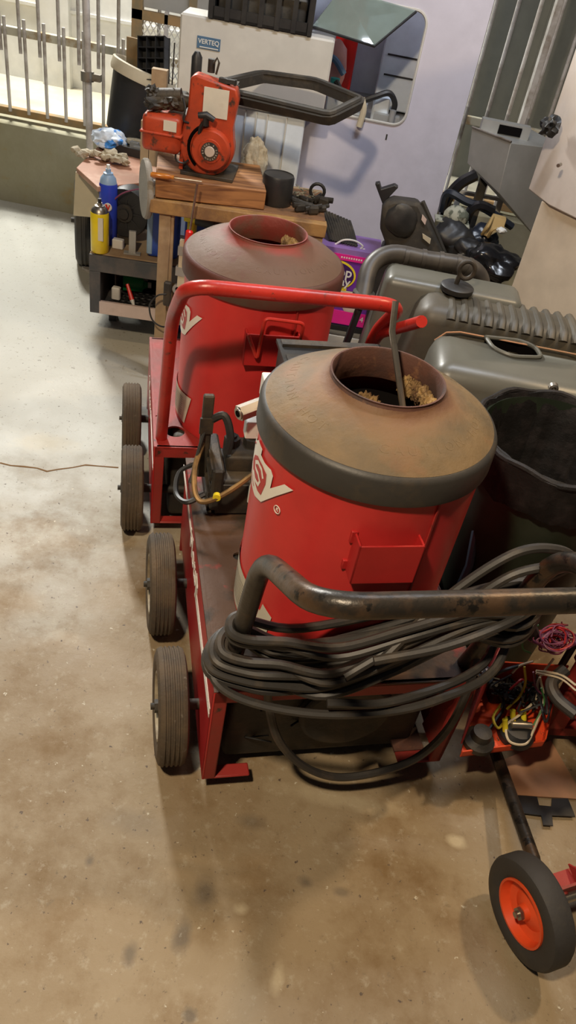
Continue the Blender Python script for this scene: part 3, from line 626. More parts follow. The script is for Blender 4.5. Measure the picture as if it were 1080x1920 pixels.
# blower housing: round scroll with an upright shroud
poly = []
for k in range(28):
    a = math.radians(-200 + 220 * k / 27); poly.append((hx_ + .108 * math.cos(a), -.06, hz_ + .108 * math.sin(a)))
poly += [(.100, -.06, .20), (.112, -.06, .30), (.100, -.06, .335), (-.055, -.06, .36), (-.075, -.06, .345), (-.078, -.06, .24)]
sh = MB().prism(poly, (0, .07, 0)).build('blower_housing', M['orange'], eg, bevel=.008)
TY = Matrix.Translation((hx_ + .018, -.06, hz_ - .005))
MB().lathe([(.078, 0), (.076, -.02), (.070, -.028), (.045, -.030), (.043, -.034), (0, -.034)], axis='Y', T=TY, seg=48).build('starter_cover', M['orange'], sh)
MB().lathe([(.034, -.0335), (.034, -.037), (0, -.037)], axis='Y', T=TY, seg=32).build('badge_ring', M['black_matte'], sh)
MB().lathe([(.020, -.037), (.018, -.040), (0, -.040)], axis='Y', T=TY, seg=24).build('badge', M['pale_ring'], sh)
TT = frame_T(TY @ V((0, -.0375, 0)), (1, 0, 0), (0, -1, 0)); tb = MB()
for i, ch in enumerate('BRIGGS & STRATTON'):
    a = math.radians(200 - i * 20); tb.mesh(text_mesh(ch, .009, .0004), TT @ Matrix.Translation((.027 * math.cos(a), .027 * math.sin(a), 0)) @ rotm('Z', math.degrees(a) - 90))
tb.build('badge_lettering', M['pale_ring'], sh, smooth=0)
# slot around the starter
MB().tube([(hx_ + .018 + .088 * math.cos(math.radians(a)), -.062, hz_ - .005 + .088 * math.sin(math.radians(a))) for a in range(100, 240, 10)], .006, 8).build('cooling_slot', M['soot_and_shade'], sh)
MB().box(-.02, .075, -.0625, -.06, .225, .325).build('data_plate', M['label'], sh)
MB().tube(fillet([(-.025, -.075, .145), (-.02, -.085, .19), (-.005, -.09, .215)], .01), .008, 8).tube([(-.03, -.098, .232), (0, -.098, .238), (.032, -.098, .225)], [.011, .013, .010], 12).cyl((0, -.09, .20), (0, -.096, .235), .012).build('pull_handle', M['black'], eg)
MB().box(-.06, .085, .01, .15, .02, .25, bev=.015).build('crankcase', M['black_matte'], eg)
fins = MB()
for k in range(7): fins.box(-.05, .09, .0, .13, .25 + k * .012, .254 + k * .012)
fins.build('cylinder_fins', M['black_matte'], eg)
MB().box(-.09, .12, -.07, .14, 0, .014).build('base_plate', M['black_matte'], eg, bevel=.002)
MB().cyl((-.01, .02, .36), (-.01, .02, .405), .014).tube([(.012, .0, .36), (.02, .0, .40), (.012, .0, .415), (0, .0, .395)], .004, 8).box(.03, .09, -.05, -.03, .345, .36).build('top_lever', M['black_matte'], eg)
for x in (.04, .065, .09): MB().cyl((x, -.03, .34), (x, -.03, .36), .007, seg=6).build('bolt', M['black_matte'], eg)
# tank and carburettor
ET = Matrix.Translation((0, 0, -.028))
tk = MB(ET).box(-.245, -.095, -.095, .05, .10, .235, bev=.02); tk.box(-.251, -.089, -.101, .056, .165, .174, bev=.003)
tk = tk.build('fuel_tank', M['orange'], eg)
MB(ET).box(-.16, -.11, -.0975, -.0955, .185, .222).build('tank_label', M['label'], tk)
MB(ET).cyl((-.21, -.01, .23), (-.21, -.01, .255), .02).box(-.17, -.09, -.04, .05, .245, .305, bev=.012).cyl((-.20, -.02, .285), (-.11, -.02, .30), .026).blob((-.20, -.05, .262), (.045, .03, .024), 3, .6, 3).blob((-.15, -.04, .275), (.035, .03, .024), 3, .6, 5).blob((-.22, -.03, .295), (.024, .024, .024), 3, .6, 7).cyl((-.11, -.02, .285), (-.04, -.02, .285), .021).build('carburettor', M['black_matte'], eg)
MB().tube([(-.15, -.01, .30), (-.148, -.01, .44)], .0028, 6).build('control_rod', M['black'], eg)
MB().tube(spline([(-.10, -.05, .27), (-.085, -.07, .24), (-.09, -.07, .20), (-.07, -.06, .19)], 5), .004, 6).build('fuel_line', M['black'], eg)
MB().tube(spline([(-.10, -.08, .13), (-.11, -.08, .06), (-.08, -.075, .045), (-.06, -.075, .06)], 5), .004, 6).build('linkage', M['black'], eg)
MB().box(-.10, -.085, -.05, .04, .014, .15).build('tank_bracket', M['orange'], eg)
def small(name, label, cat, mbs, loc, yaw=0, group=None):
    t = thing(name, label, cat, loc, yaw, group)
    for nm_, mb_, m_ in mbs: mb_.build(nm_, M[m_], t)
    return t
# screwdrivers
p = pz(290, 333, ST); small('screwdriver', 'amber handled screwdriver lying on the wood slab', 'screwdriver', [('grip', MB().tube([(0, 0, .012), (.008, 0, .012), (.075, 0, .012), (.088, 0, .012), (.10, 0, .012)], [.009, .012, .012, .008, .010], 10), 'amber'), ('blade', MB().tube([(.10, 0, .012), (.22, 0, .012)], .0035, 8), 'steel')], (p.x - .012, p.y - .005, ST), 10).scale = (.72, .72, .72)
p = pd(370, 345, 2.43); small('screwdriver', 'red handled screwdriver hanging upright in front of the bench rail', 'screwdriver', [('grip', MB().tube([(-.02, 0, -.23), (-.02, 0, -.22), (-.014, 0, -.15), (-.013, 0, -.145)], [.008, .012, .012, .006], 10), 'redplastic'), ('blade', MB().tube([(-.013, 0, -.145), (0, 0, 0)], .0038, 8), 'steel')], (p.x, p.y, p.z))
# white lever with black grip
p = pd(366, 205, 2.72); small('hand_lever', 'white lever with a black rubber grip sticking up behind the orange engine', 'lever', [('shaft', MB().tube([(0, 0, .0), (0, 0, p.z - ST + .06)], .0125, 12), 'white_p'), ('grip', MB().tube([(0, 0, p.z - ST + .05), (0, 0, p.z - ST + .06), (0, 0, p.z - ST + .15), (0, 0, p.z - ST + .165)], [.014, .017, .017, .008], 14), 'black')], (p.x - .005, 2.72, ST))
# upright board behind tank
small('timber_post', 'short dusty timber plank standing upright behind the engine fuel tank', 'plank', [('board', MB().box(-.025, .025, 0, .03, 0, .30), 'wood'), ('side_batten', MB().box(-.055, -.027, 0, .025, 0, .14), 'wood')], (pd(297, 250, 2.78).x, 2.76, .6585), 4)
# black can
p = pz(513, 388, .6585); MBc = MB().lathe([(0, 0), (.05, 0), (.052, .004), (.052, .085), (.049, .092), (.046, .090), (0, .092)])
small('round_tin', 'round black tin on the bench beside the wood slab', 'tin', [('body', MBc, 'black')], (p.x, p.y + .045, .6585))
# debris heap: bolts and greasy bits, each its own
random.seed(11); first = None
db = [(555, 385), (570, 380), (575, 392), (592, 378), (560, 395), (600, 395), (585, 400), (545, 375), (605, 385)]
for i, (a, b) in enumerate(db):
    p = pz(a, b + 6, .6585)
    o = MB().box(-.018, .018, -.009, .009, 0, .016, bev=.004).cyl((-.03, 0, .009), (.03, .004, .014), .005, seg=8).build('greasy_bolt', M['black_matte'])
    o.location = (p.x, p.y + .02, .6586); o.rotation_euler = (0, 0, random.random() * 6); o.scale = (1, 1, 1 + random.random())
    tag(o, 'small greasy black engine part in the heap at the right end of the bench', 'engine part', 'greasy parts heaped on the bench end')
p = pz(590, 385, .6585)
o = MB().tube([(.024 * math.cos(a), 0, .026 + .024 * math.sin(a)) for a in [2 * math.pi * k / 16 for k in range(16)]], .0055, 8, closed=True).build('black_ring', M['black']); o.location = (p.x, p.y + .03, .6585 + .012); tag(o, 'black rubber ring standing on the greasy parts on the bench', 'ring')
mb = MB(); random.seed(2)
for k in range(40):
    a = V((random.uniform(-.05, .05), random.uniform(-.03, .03), random.uniform(.005, .03))); mb.tube([a, a + V((random.uniform(-.02, .02), random.uniform(-.02, .02), random.uniform(-.004, .01)))], .0015, 4)
o = mb.build('swarf', M['camo']); o.location = (p.x - .05, p.y + .03, .6585); tag(o, 'metal swarf and scraps scattered among the greasy parts', 'swarf', kind='stuff')
# cream cloth behind slab
p = pd(470, 345, 2.80); o = MB().blob((0, 0, .07), (.045, .03, .085), 4, .25, 5, 7).build('cream_rag', M['cloth']); o.location = (p.x, 2.82, .64); tag(o, 'crumpled cream cloth standing behind the slab right of the engine', 'rag')

# ---------------------------------------------------------------- things under and beside the bench
# abrasive disc (seen nearly edge on)
p = pd(275, 350, 2.52); o = MB().lathe([(0, -.010), (.088, -.010), (.092, -.005), (.092, .005), (.088, .010), (0, .010)], axis='X').build('grinding_disc', M['disc']); o.location = (p.x - .004, 2.53, .655); o.rotation_euler = (0, 0, math.radians(24)); tag(o, 'grey round grinding disc standing on edge against the left end of the bench', 'disc')
# low shelf
SX0, SY0 = -.88, 2.64
sf = thing('tool_shelf', 'low grey two-tier shelf holding spray cans beside the bench leg', 'shelf', (SX0, SY0, 0), 6)
MB().box(0, .36, 0, .30, .340, .360).build('shelf_board', M['wood'], sf, bevel=.003)
MB().box(0, .36, -.012, .0, .295, .357).build('front_rail', M['shelf'], sf, bevel=.002)
MB().box(0, .04, -.012, .30, .132, .295).build('side_panel', M['shelf'], sf, bevel=.002)
MB().box(.34, .36, -.0, .30, .132, .295).build('side_panel', M['shelf'], sf, bevel=.002)
MB().box(.04, .36, .0, .30, .132, .150).build('lower_board', M['shelf'], sf)
MB().box(.035, .36, -.014, .0, .132, .182).build('front_board', M['pink'], sf, bevel=.002)
MB().box(.0, .36, .29, .30, .132, .34).build('back_panel', M['shelf'], sf)
for x in (.03, .31): MB().box(x, x + .03, .20, .24, 0, .132).build('foot', M['shelf'], sf)
# perforated black mat on lower shelf
mt = MB(); 
for i in range(8):
    for j in range(5):
        mt.tube([(.05 + .0265 * i + .022 + .012 * math.cos(a) + (j % 2) * .012, .03 + .045 * j + .015 * math.sin(a), 0) for a in [2 * math.pi * k / 10 for k in range(10)]], .005, 5, closed=True)
mt.box(.035, .30, .005, .012, -.008, .004).box(.035, .30, .24, .25, -.008, .004)
o = mt.build('perforated_mat', M['black']); o.location = (SX0, SY0, .160); o.rotation_euler = (0, 0, math.radians(6)); tag(o, 'black rubber mat full of round holes on the lower shelf', 'mat')
def spray(name, label, px, py, z, y, h, m, capm, top='steel'):
    p = pd(px, py, y)
    return small(name, label, 'spray can', [('body', MB().lathe([(0, 0), (.030, 0), (.032, .003), (.032, h * .80), (.030, h * .82)]), m), ('shoulder', MB().lathe([(.030, h * .82), (.027, h * .88), (.017, h * .93), (.017, h * .95), (.009, h * .96), (.009, h), (0, h)]), top), ('nozzle', MB().cyl((0, 0, h), (0, 0, h + .014), .006), capm)], (p.x, y, z))
c = spray('spray_can', 'yellow spray can with bare metal top on the left end of the low shelf', 187, 420, .361, 2.665, .172, 'yellow_can', 'black')
MB().box(.004, .022, -.0335, -.028, .05, .13).build('label_patch', M['label'], c)
c = spray('spray_can', 'blue spray can standing behind the yellow one', 203, 380, .361, 2.755, .262, 'blue_can', 'white_p', 'ltblue')
MB().lathe([(.015, 0), (.013, -.002), (0, -.002)], axis='Y', T=Matrix.Translation((.008, -.0315, .14))).build('round_emblem', M['white_p'], c)
MB().prism([(-.001, -.035, .150), (.006, -.035, .150), (.009, -.035, .138), (.014, -.035, .150), (.018, -.035, .150), (.010, -.035, .128), (.007, -.035, .128)], (0, .001, 0)).build('v_mark', M['redplastic'], c)
# black blower motor on shelf
bx = pd(238, 410, 2.80)
mo = thing('blower_motor', 'black round blower motor with a pink wire on the low shelf', 'motor', (bx.x, 2.80, .361))
MB().lathe([(.03, -.03), (.085, -.035), (.09, -.02), (.09, .03), (.08, .04), (.03, .04)], axis='Y', T=Matrix.Translation((0, 0, .115)), seg=40, closed=True).build('housing', M['black'], mo)
MB().cyl((0, -.04, .115), (0, .03, .115), .032).cyl((0, -.05, .115), (0, -.04, .115), .018).box(-.02, .02, -.03, .03, 0, .03).build('rotor', M['black_matte'], mo)
mb = MB()
for k in range(9): a = 2 * math.pi * k / 9; mb.box(.03, .085, -.004, .004, -.003, .003, T=Matrix.Translation((0, -.03, .115)) @ rotm('Y', math.degrees(a)))
mb.build('spokes', M['black'], mo)
MB().tube(spline([(.08, -.045, .22), (.04, -.05, .21), (-.01, -.055, .185), (-.045, -.06, .14), (-.05, -.06, .08), (-.035, -.05, .04), (-.05, -.05, .02)], 6), .0028, 6).build('wire', M['wire_violet'], mo)
MB().box(.03, .055, -.04, -.03, .13, .22, T=rotm('Y', -35)).build('grey_clip', M['galv'], mo)
p = pz(245, 480, .361); small('steel_stand', 'small grey metal upright standing on the low shelf before the motor', 'stand', [('post', MB().box(-.012, .012, -.006, .006, 0, .085), 'galv'), ('foot', MB().box(-.03, .03, -.012, .012, 0, .006), 'galv')], (p.x, p.y + .02, .361), 10)
p = pz(212, 470, .361); small('white_connector', 'small white block on the low shelf behind the yellow can', 'block', [('body', MB().box(-.02, .02, -.012, .012, 0, .035, bev=.003), 'white_p')], (p.x + .01, p.y + .03, .361))
# blue container left of bench leg, under the disc
p = pd(288, 420, 2.72); small('blue_jerrycan', 'blue plastic container with pale cap between shelf and bench leg', 'container', [('body', MB().box(-.05, .06, -.04, .06, 0, .22, bev=.014), 'blue'), ('corner_strip', MB().box(-.052, -.030, -.042, -.03, .01, .20, bev=.004), 'ltblue'), ('cap', MB().box(-.05, .02, -.04, .03, .218, .255, bev=.008), 'white_p')], (p.x + .03, 2.74, .361), 8)
p = pd(395, 425, 2.86); small('blue_crate', 'blue plastic tub under the bench behind the drill', 'tub', [('body', MB().box(-.10, .12, -.05, .03, 0, .52, bev=.015), 'blue'), ('rim', MB().box(-.105, .125, -.055, .035, .50, .53, bev=.006), 'blue')], (p.x, 2.90, 0), 5)
# cordless drill
p = pd(380, 408, 2.70); small('cordless_drill', 'yellow and black cordless drill hanging below the bench top', 'drill', [('body', MB().cyl((-.06, 0, 0), (.03, 0, -.008), .028).box(-.05, -.02, -.02, .02, -.09, -.02, bev=.008), 'yellow'), ('motor_case', MB().cyl((-.02, 0, -.003), (.045, 0, -.009), .031), 'black'), ('battery', MB().box(-.06, .0, -.028, .028, -.115, -.085, bev=.006), 'black'), ('chuck', MB().cyl((.045, 0, -.009), (.085, 0, -.013), .02, .012), 'black_matte'), ('bit', MB().cyl((.085, 0, -.013), (.13, 0, -.017), .004), 'steel')], (p.x, 2.70, p.z + .005))
# clamp assembly hanging at the leg
p = pd(345, 450, 2.44); small('bar_clamp', 'pale metal bar clamp hanging behind the second drum, under the bench', 'clamp', [('bar', MB().box(-.012, .012, -.008, .008, -.16, 0), 'cream'), ('jaw', MB().box(-.016, .02, -.01, .01, -.05, -.02).box(-.02, .02, -.01, .01, -.12, -.09), 'galv'), ('knob', MB().lathe([(.018, -.006), (.018, .006), (.009, .006), (.009, -.006)], axis='Y', T=Matrix.Translation((-.01, 0, -.17)), closed=True), 'galv')], (p.x, 2.44, p.z))
# pipes below the bench
p = pd(482, 415, 2.75); small('steel_pipe_piece', 'short galvanised pipe standing under the bench rail', 'pipe', [('pipe', MB().cyl((0, 0, 0), (0, 0, .62), .036), 'galv')], (p.x, 2.75, 0))
p = pd(560, 440, 2.75); small('black_pipe_piece', 'short black pipe standing under the right end of the bench', 'pipe', [('pipe', MB().cyl((0, 0, 0), (0, 0, .62), .028), 'mud')], (p.x, 2.75, 0))
p = pd(440, 415, 2.72); small('silver_tool', 'silver socket bar lying beneath the bench top right of the drill', 'tool', [('bar', MB().cyl((-.06, 0, 0), (.07, 0, -.01), .008).cyl((-.07, 0, .001), (-.05, 0, 0), .016), 'steel'), ('strut', MB().cyl((-.03, 0, 0), (-.03, 0, -.10), .006), 'galv')], (p.x, 2.72, p.z))
# leg switch box and cord
p = pd(318, 545, 2.45); small('cable_switch', 'black inline switch with looped cord hanging on the left bench leg', 'switch', [('body', MB().box(-.012, .012, -.01, .01, -.045, .04, bev=.004), 'black_matte'), ('cord', MB().tube(spline([(.0, -.01, .0), (-.03, -.015, -.01), (-.055, -.015, -.05), (-.045, -.015, -.10), (-.01, -.015, -.12), (.03, -.01, -.11)], 6), .003, 6), 'black')], (p.x - .003, 2.43, p.z))
# items on lower shelf
TS = Matrix.Translation((SX0, SY0, 0)) @ rotm('Z', 6)
q = TS @ V((.135, .15, .165)); small('green_bottle', 'green plastic bottle lying on the perforated mat of the lower shelf', 'bottle', [('body', MB().cyl((-.04, 0, .03), (.035, 0, .03), .028).cyl((.035, 0, .03), (.055, 0, .03), .02, .009), 'green'), ('cap', MB().cyl((.055, 0, .03), (.068, 0, .03), .011), 'white_p')], q, 15)
q = TS @ V((.15, .03, .166)); small('paint_scraper', 'red handled scraper with white tip on the lower shelf', 'scraper', [('handle', MB().tube([(-.025, .02, .07), (.0, .0, .02)], [.006, .009], 8), 'redplastic'), ('tip', MB().tube([(.0, 0, .02), (.01, -.01, .004)], [.009, .005], 8), 'white_p')], q)
q = TS @ V((.085, .06, .165)); small('white_plug', 'white plug block standing on the lower shelf behind its grey side', 'plug', [('body', MB().box(-.016, .016, -.012, .012, 0, .05, bev=.004), 'white_p')], q)
q = TS @ V((.12, .2, .165)); small('grey_bracket', 'grey sheet metal bracket lying at the back of the lower shelf', 'bracket', [('plate', MB().box(-.06, .07, -.03, .03, .045, .05).box(-.06, -.055, -.03, .03, 0, .05), 'galv')], q)

# ---------------------------------------------------------------- trailer-like cart at the left with the plywood top
CP = [pz(143, 312, .57), pz(183, 348, .57), pz(268, 338, .57)]
ct = thing('utility_cart', 'cream sided cart with a black tyre under a red-brown board', 'cart', (-.98, 2.95, 0))
def loc(o, p): return V(p) - V(o.location)
a, b, c = [loc(ct, p) for p in CP]
back = .55
MB().prism([(-.044, -.03, .537), (.041, -.035, .494), (.076, -.03, .405), (.013, -.03, .377), (-.057, -.03, .37)], (.0, .015, 0)).build('front_board', M['cream'], ct, bevel=.003)
MB().prism([(-.050, -.02, .37), (-.042, -.02, .54), (-.09, back, .54), (-.10, back, .37)], (.012, 0, 0)).build('side_panel', M['cream'], ct, bevel=.003)
MB().box(-.02, .30, .02, back, .50, .545).box(.1, .28, .1, back - .05, .08, .50).cyl((.06, -.04, .49), (.10, -.03, .36), .012).build('cart_body', M['shelf'], ct)
tp = wheel(ct, (-1.12 + .98, 3.36 - 2.95, .19), .19, .12, 'tyre_blk', 'hubrim', yawdeg=18)
MB().cyl((-.10, .36, .235), (.2, .34, .235), .01).build('axle', M['black_matte'], ct)
bd = MB().prism([(CP[0].x, CP[0].y, .548), (CP[1].x, CP[1].y, .548), (CP[2].x + .02, CP[2].y, .548), (CP[2].x + .04, 3.45, .548), (CP[0].x - .03, 3.45, .548)], (0, 0, .018)).build('plywood_board', M['plywood'], bevel=.002)
tag(bd, 'red-brown plywood board lying on the cart at the left', 'board')
TB = .567
# rags and bag
p = pz(185, 303, TB); o = None
mb = MB(); random.seed(4)
for k in range(26): mb.blob((random.uniform(-.10, .10), random.uniform(-.03, .03), .012 + random.random() * .018), (.018, .014, .012), 2, .7, k, 9)
o = mb.build('ragged_wadding', M['cloth']); o.location = (p.x, p.y + .02, TB); tag(o, 'ragged cream wadding heaped on the corner of the plywood board', 'wadding', kind='stuff')
p = pz(192, 290, TB); o = MB().blob((0, 0, .035), (.065, .05, .038), 4, .3, 8, 4).build('plastic_bag', M['bluebag']); o.location = (p.x, p.y + .08, TB + .002); tag(o, 'crumpled blue and white plastic bag behind the ragged wadding', 'bag')
# black tray with grey parts
p = pz(243, 293, TB); t = thing('parts_tray', 'black tray of grey bits on the plywood board', 'tray', (p.x - .01, p.y + .07, TB), -12)
MB().box(-.11, .09, -.06, .08, 0, .008).box(-.11, -.10, -.06, .08, 0, .03).box(.08, .09, -.06, .08, 0, .03).box(-.11, .09, -.065, -.055, 0, .03).box(-.11, .09, .075, .085, 0, .03).build('tray_base', M['black'], t)
random.seed(8)
for k in range(7):
    x, y = random.uniform(-.08, .06), random.uniform(-.04, .06); MB().box(x, x + .035, y, y + .02, .01, .028 + .012 * random.random(), bev=.002).build('grey_part', M['galv'] if k % 2 else M['cream'], t)
p = pz(212, 280, TB); small('white_card', 'small white card propped behind the tray of grey bits', 'card', [('card', MB().box(-.018, .018, 0, .002, 0, .06), 'white_p')], (p.x, p.y + .1, TB), 5)
# black tub with cream rim
p = pd(243, 258, 3.35); tb_ = thing('plant_tub', 'tall black plastic tub with a cream rolled rim', 'tub', (p.x - .01, 3.35, TB + .02)); tb_.scale = (.80, .80, .84)
TZ = Matrix.Rotation(math.radians(14), 4, 'Y') @ Matrix.Rotation(math.radians(-8), 4, 'X')
MB().lathe([(0, 0), (.105, 0), (.11, .005), (.145, .255), (.150, .255), (.150, .275), (.142, .275), (.135, .25), (.10, .02), (0, .02)], T=TZ, seg=48).build('body', M['black'], tb_)
MB().lathe([(.150, .25), (.158, .25), (.162, .262), (.160, .30), (.150, .305), (.146, .30), (.146, .26)], T=TZ, seg=48, closed=True).build('rim', M['cream'], tb_)
# seed tray in the tub and brown board
p = pd(288, 100, 3.3); t = thing('seed_tray', 'black divided seed tray poking out of the black tub', 'tray', (p.x, 3.33, p.z - .02)); t.rotation_euler = (math.radians(70), math.radians(-10), math.radians(-8))
g = MB()
for i in range(4): g.box(-.055 + i * .036, -.052 + i * .036, -.085, .065, 0, .045)
for j in range(5): g.box(-.055, .056, -.085 + j * .0365, -.082 + j * .0365, 0, .045)
g.box(-.058, .059, -.088, .068, -.004, 0).build('cells', M['black'], t)
p = pd(250, 110, 3.36); small('brown_board', 'rusty brown board standing in the tub behind the seed tray', 'board', [('board', MB().box(-.03, .03, 0, .015, -.16, .07), 'rusty_rail')], (p.x, 3.36, p.z), -10)
# mesh gate
p0, p1, p2 = pd(247, 10, 3.72), pd(345, 25, 3.72), pd(262, 215, 3.72)
mg = thing('mesh_gate', 'brown framed gate panel of white diamond mesh behind the tub', 'gate', (p0.x, 3.72, 0))
Wg = p1.x - p0.x + .05; zt_ = p0.z + .35; MB().box(0, .045, 0, .03, 0, zt_).box(0, Wg, 0, .03, p0.z - .045, p0.z - .01).box(Wg - .03, Wg, 0, .03, 0, zt_).box(0, Wg, 0, .03, .1, .14).build('gate_frame', M['rusty_rail'], mg)
MB().box(.14, .155, 0, .02, 0, p0.z).build('stile', M['bars'], mg)
ms = MB(); s = .026
z0 = .3
for k in range(-26, 30):
    for dr_ in (1, -1):
        pts = []
        x = .04 + (0 if dr_ > 0 else 0); 
        a0 = k * s
        # line z = z0 + a0*1.6 +- 1.6*(x)
        xs = [0.04, Wg - .03]; seg = []
        za = z0 + .3 + a0 * 1.5; zb = za + dr_ * 1.5 * (xs[1] - xs[0])
        def clipz(xa, za, xb, zb, lo, hi):
            if (za < lo and zb < lo) or (za > hi and zb > hi): return None
            f = lambda z_: xa + (z_ - za) / (zb - za) * (xb - xa)
            A = (xa, za) if lo <= za <= hi else ((f(lo), lo) if za < lo else (f(hi), hi)); B = (xb, zb) if lo <= zb <= hi else ((f(lo), lo) if zb < lo else (f(hi), hi)); return A, B
        r = clipz(xs[0], za, xs[1], zb, .5, p0.z - .03)
        if r: ms.tube([(r[0][0], .012, r[0][1]), (r[1][0], .012, r[1][1])], .0026, 4)
ms.build('diamond_mesh', M['white'], mg)
MB().box(.0, .38, .02, .05, p0.z + .0, zt_).build('header_plate', M['galv'], mg)

# ---------------------------------------------------------------- cabinet with the badge
CY0 = 3.0
vx0, vx1 = pd(335, 90, CY0).x, pd(620, 90, CY0).x + .01; vt = pd(335, 22, CY0).z
cab = thing('steel_cabinet', 'white steel cabinet with a small blue VERTEQ badge behind the engine', 'cabinet', (vx0, CY0, 0), 3)
cw = vx1 - vx0
MB().box(0, cw, 0, .16, .84, vt, bev=.006).build('upper_door', M['white'], cab)
MB().box(.02, cw - .06, .02, .16, .02, .835, bev=.004).build('lower_body', M['bluewhite'], cab)
for x in (.25, .29, .33, .40): MB().box(x, x + .004, .012, .022, .10, .83).build('panel_seam', M['white'], cab)
MB().box(.05, .11, .02, .14, 0, .02).box(.33, .40, .02, .14, 0, .02).build('plinth', M['black'], cab)
p = pd(391, 80, CY0); bx_ = p.x - vx0
MB().box(bx_ - .040, bx_ + .040, -.003, .001, p.z - .021, p.z + .015).build('badge', M['badge'], cab)
MB().mesh(text_mesh('VERTEQ', .020, .0006, .0003), frame_T((bx_, -.0035, p.z + .0), (1, 0, 0), (0, -1, 0))).box(bx_ - .03, bx_ + .034, -.0042, -.003, p.z - .018, p.z - .015).build('badge_lettering', M['white_p'], cab, smooth=0)
# black crate on the cabinet
t = thing('black_crate', 'black slotted plastic crate on top of the white cabinet', 'crate', (pd(395, 20, CY0).x, CY0 + .0, vt + .001), 3)
cwid = pd(585, 30, CY0).x - pd(395, 30, CY0).x
g = MB().box(0, cwid, 0, .012, 0, .035).box(0, cwid, 0, .012, .11, .15).box(0, cwid, .148, .16, 0, .15).box(0, .012, 0, .16, 0, .15).box(cwid - .012, cwid, 0, .16, 0, .15).box(0, cwid, 0, .16, 0, .008)
for k in range(7): x = cwid * k / 6; g.box(x - .008, x + .008, -.004, .012, 0, .15)
g.build('basket', M['black'], t); MB().box(.02, cwid - .02, .03, .14, .01, .09, bev=.01).build('contents', M['mud'], t)
p = pd(300, 14, 3.3)
# loose black window frame lying in front
FR = [pz(383, 168, .94), pz(492, 143, .97), pz(592, 157, .985), pz(677, 192, .975), pz(618, 222, .95), pz(466, 186, .94)]
cpt = sum(FR, V()) / 6
fm = MB().tube(fillet(FR[:] + [FR[0]], .02, 2), .022, 4).tube([p + V((0, -.012, .014)) for p in fillet(FR[:] + [FR[0]], .02, 2)], .008, 6).build('window_gasket_frame', M['mud']); tag(fm, 'flat dark six-sided window frame lying tilted before the white cabinet', 'frame')

# ---------------------------------------------------------------- large machine with the window opening
PY = 3.2
px0, px1 = -.34, .356; zb_, zt2 = .0, 1.62
en = thing('machine_enclosure', 'tall lavender-white machine enclosure with a rounded window opening', 'machine', (px0, PY, 0))
X = lambda x: x - px0
hx0, hx1, hz0, hz1 = -.30, .149, .842, 1.21
def rr_(x0, x1, z0, z1, r, n=7):
    P = []
    for cx_, cz_, a0 in ((x1 - r, z0 + r, -90), (x1 - r, z1 - r, 0), (x0 + r, z1 - r, 90), (x0 + r, z0 + r, 180)):
        for k in range(n + 1): a = math.radians(a0 + 90 * k / n); P.append((cx_ + r * math.cos(a), cz_ + r * math.sin(a)))
    return P
hole = rr_(hx0, hx1, hz0, hz1, .045); n = len(hole)
mb = MB().box(0, X(px1), 0, .02, .03, hz0).box(0, X(px1), 0, .02, hz1, zt2).box(0, X(hx0), 0, .02, hz0, hz1).box(X(hx1), X(px1), 0, .02, hz0, hz1)
for q_, cn in enumerate(((hx1, hz0), (hx1, hz1), (hx0, hz1), (hx0, hz0))):
    mb.prism([(X(cn[0]), 0, cn[1])] + [(X(a), 0, b) for a, b in hole[q_ * 8:q_ * 8 + 8]], (0, .02, 0))
mb.build('front_panel', M['lavender'], en, smooth=0)
MB().tube([(X(a), -.001, b) for a, b in hole], .005, 6, closed=True).build('window_trim', M['white'], en)
MB().box(0, .02, .02, .62, .16, zt2).box(X(px1) - .02, X(px1), .02, .62, .16, zt2).build('side_wall', M['lavender'], en)
MB().box(.02, X(px1) - .02, .60, .62, .16, zt2).build('back_wall', M['bluewhite'], en)
MB().box(.02, X(px1) - .02, .02, .60, .80, .82).build('inner_floor', M['galv'], en)
MB().box(.02, X(px1) - .02, .02, .60, .16, .18).box(.03, .09, .03, .09, 0, .16).box(X(px1) - .09, X(px1) - .03, .03, .09, 0, .16).box(.03, .09, .53, .59, 0, .16).box(X(px1) - .09, X(px1) - .03, .53, .59, 0, .16).build('base_frame', M['black'], en)
# inner drawers, at the back right
dwx = X(.02)
MB().box(dwx, X(px1) - .03, .30, .55, .83, 1.18, bev=.004).build('inner_cabinet', M['bluewhite'], en)
for z in (.95, 1.02): MB().box(dwx + .02, X(px1) - .03, .296, .301, z, z + .006).build('drawer_gap', M['black'], en)
MB().box(dwx + .15, dwx + .168, .293, .30, 1.03, 1.048).build('drawer_latch', M['steel'], en)
MB().box(X(px1) - .30, X(px1) - .02, .30, .59, 1.19, 1.24).build('upper_shelf', M['galv'], en)
q = pd(640, 110, 3.55); MB().box(X(q.x) - .035, X(q.x) + .055, .33, .38, .83, 1.40, bev=.01).build('red_door', M['redplastic'], en)
q = pd(625, 130, 3.45)
MB().blob((X(q.x), .25, .95), (.05, .03, .10), 3, .1, 2).build('pink_bottle', mat('pink_translucent', (.62, .30, .26), .3), en)
MB().tube(spline([(X(q.x) - .05, .21, .99), (X(q.x), .205, .985), (X(q.x) + .045, .21, .94)], 5), .012, 8).build('bottle_band', M['badge'], en)
MB().box(X(-.16), X(-.09), .10, .16, .82, .90, bev=.006).box(X(.02), X(.085), .10, .17, .82, .91, bev=.006).box(X(-.05), X(-.0), .15, .2, .82, .86).build('clear_cup', M['bluewhite'], en)
MB().cyl((X(-.14), .13, .90), (X(-.14), .13, .935), .018).build('teal_cap', mat('teal_plastic', (.02, .32, .30), .4), en)
MB().tube(spline([(X(-.135), .10, .93), (X(-.10), .08, .90), (X(-.04), .06, .885), (X(.02), .06, .91), (X(.07), .07, .93), (X(.10), .08, .90), (X(.10), .09, .86)], 6), .011, 8).build('cable', M['black'], en)
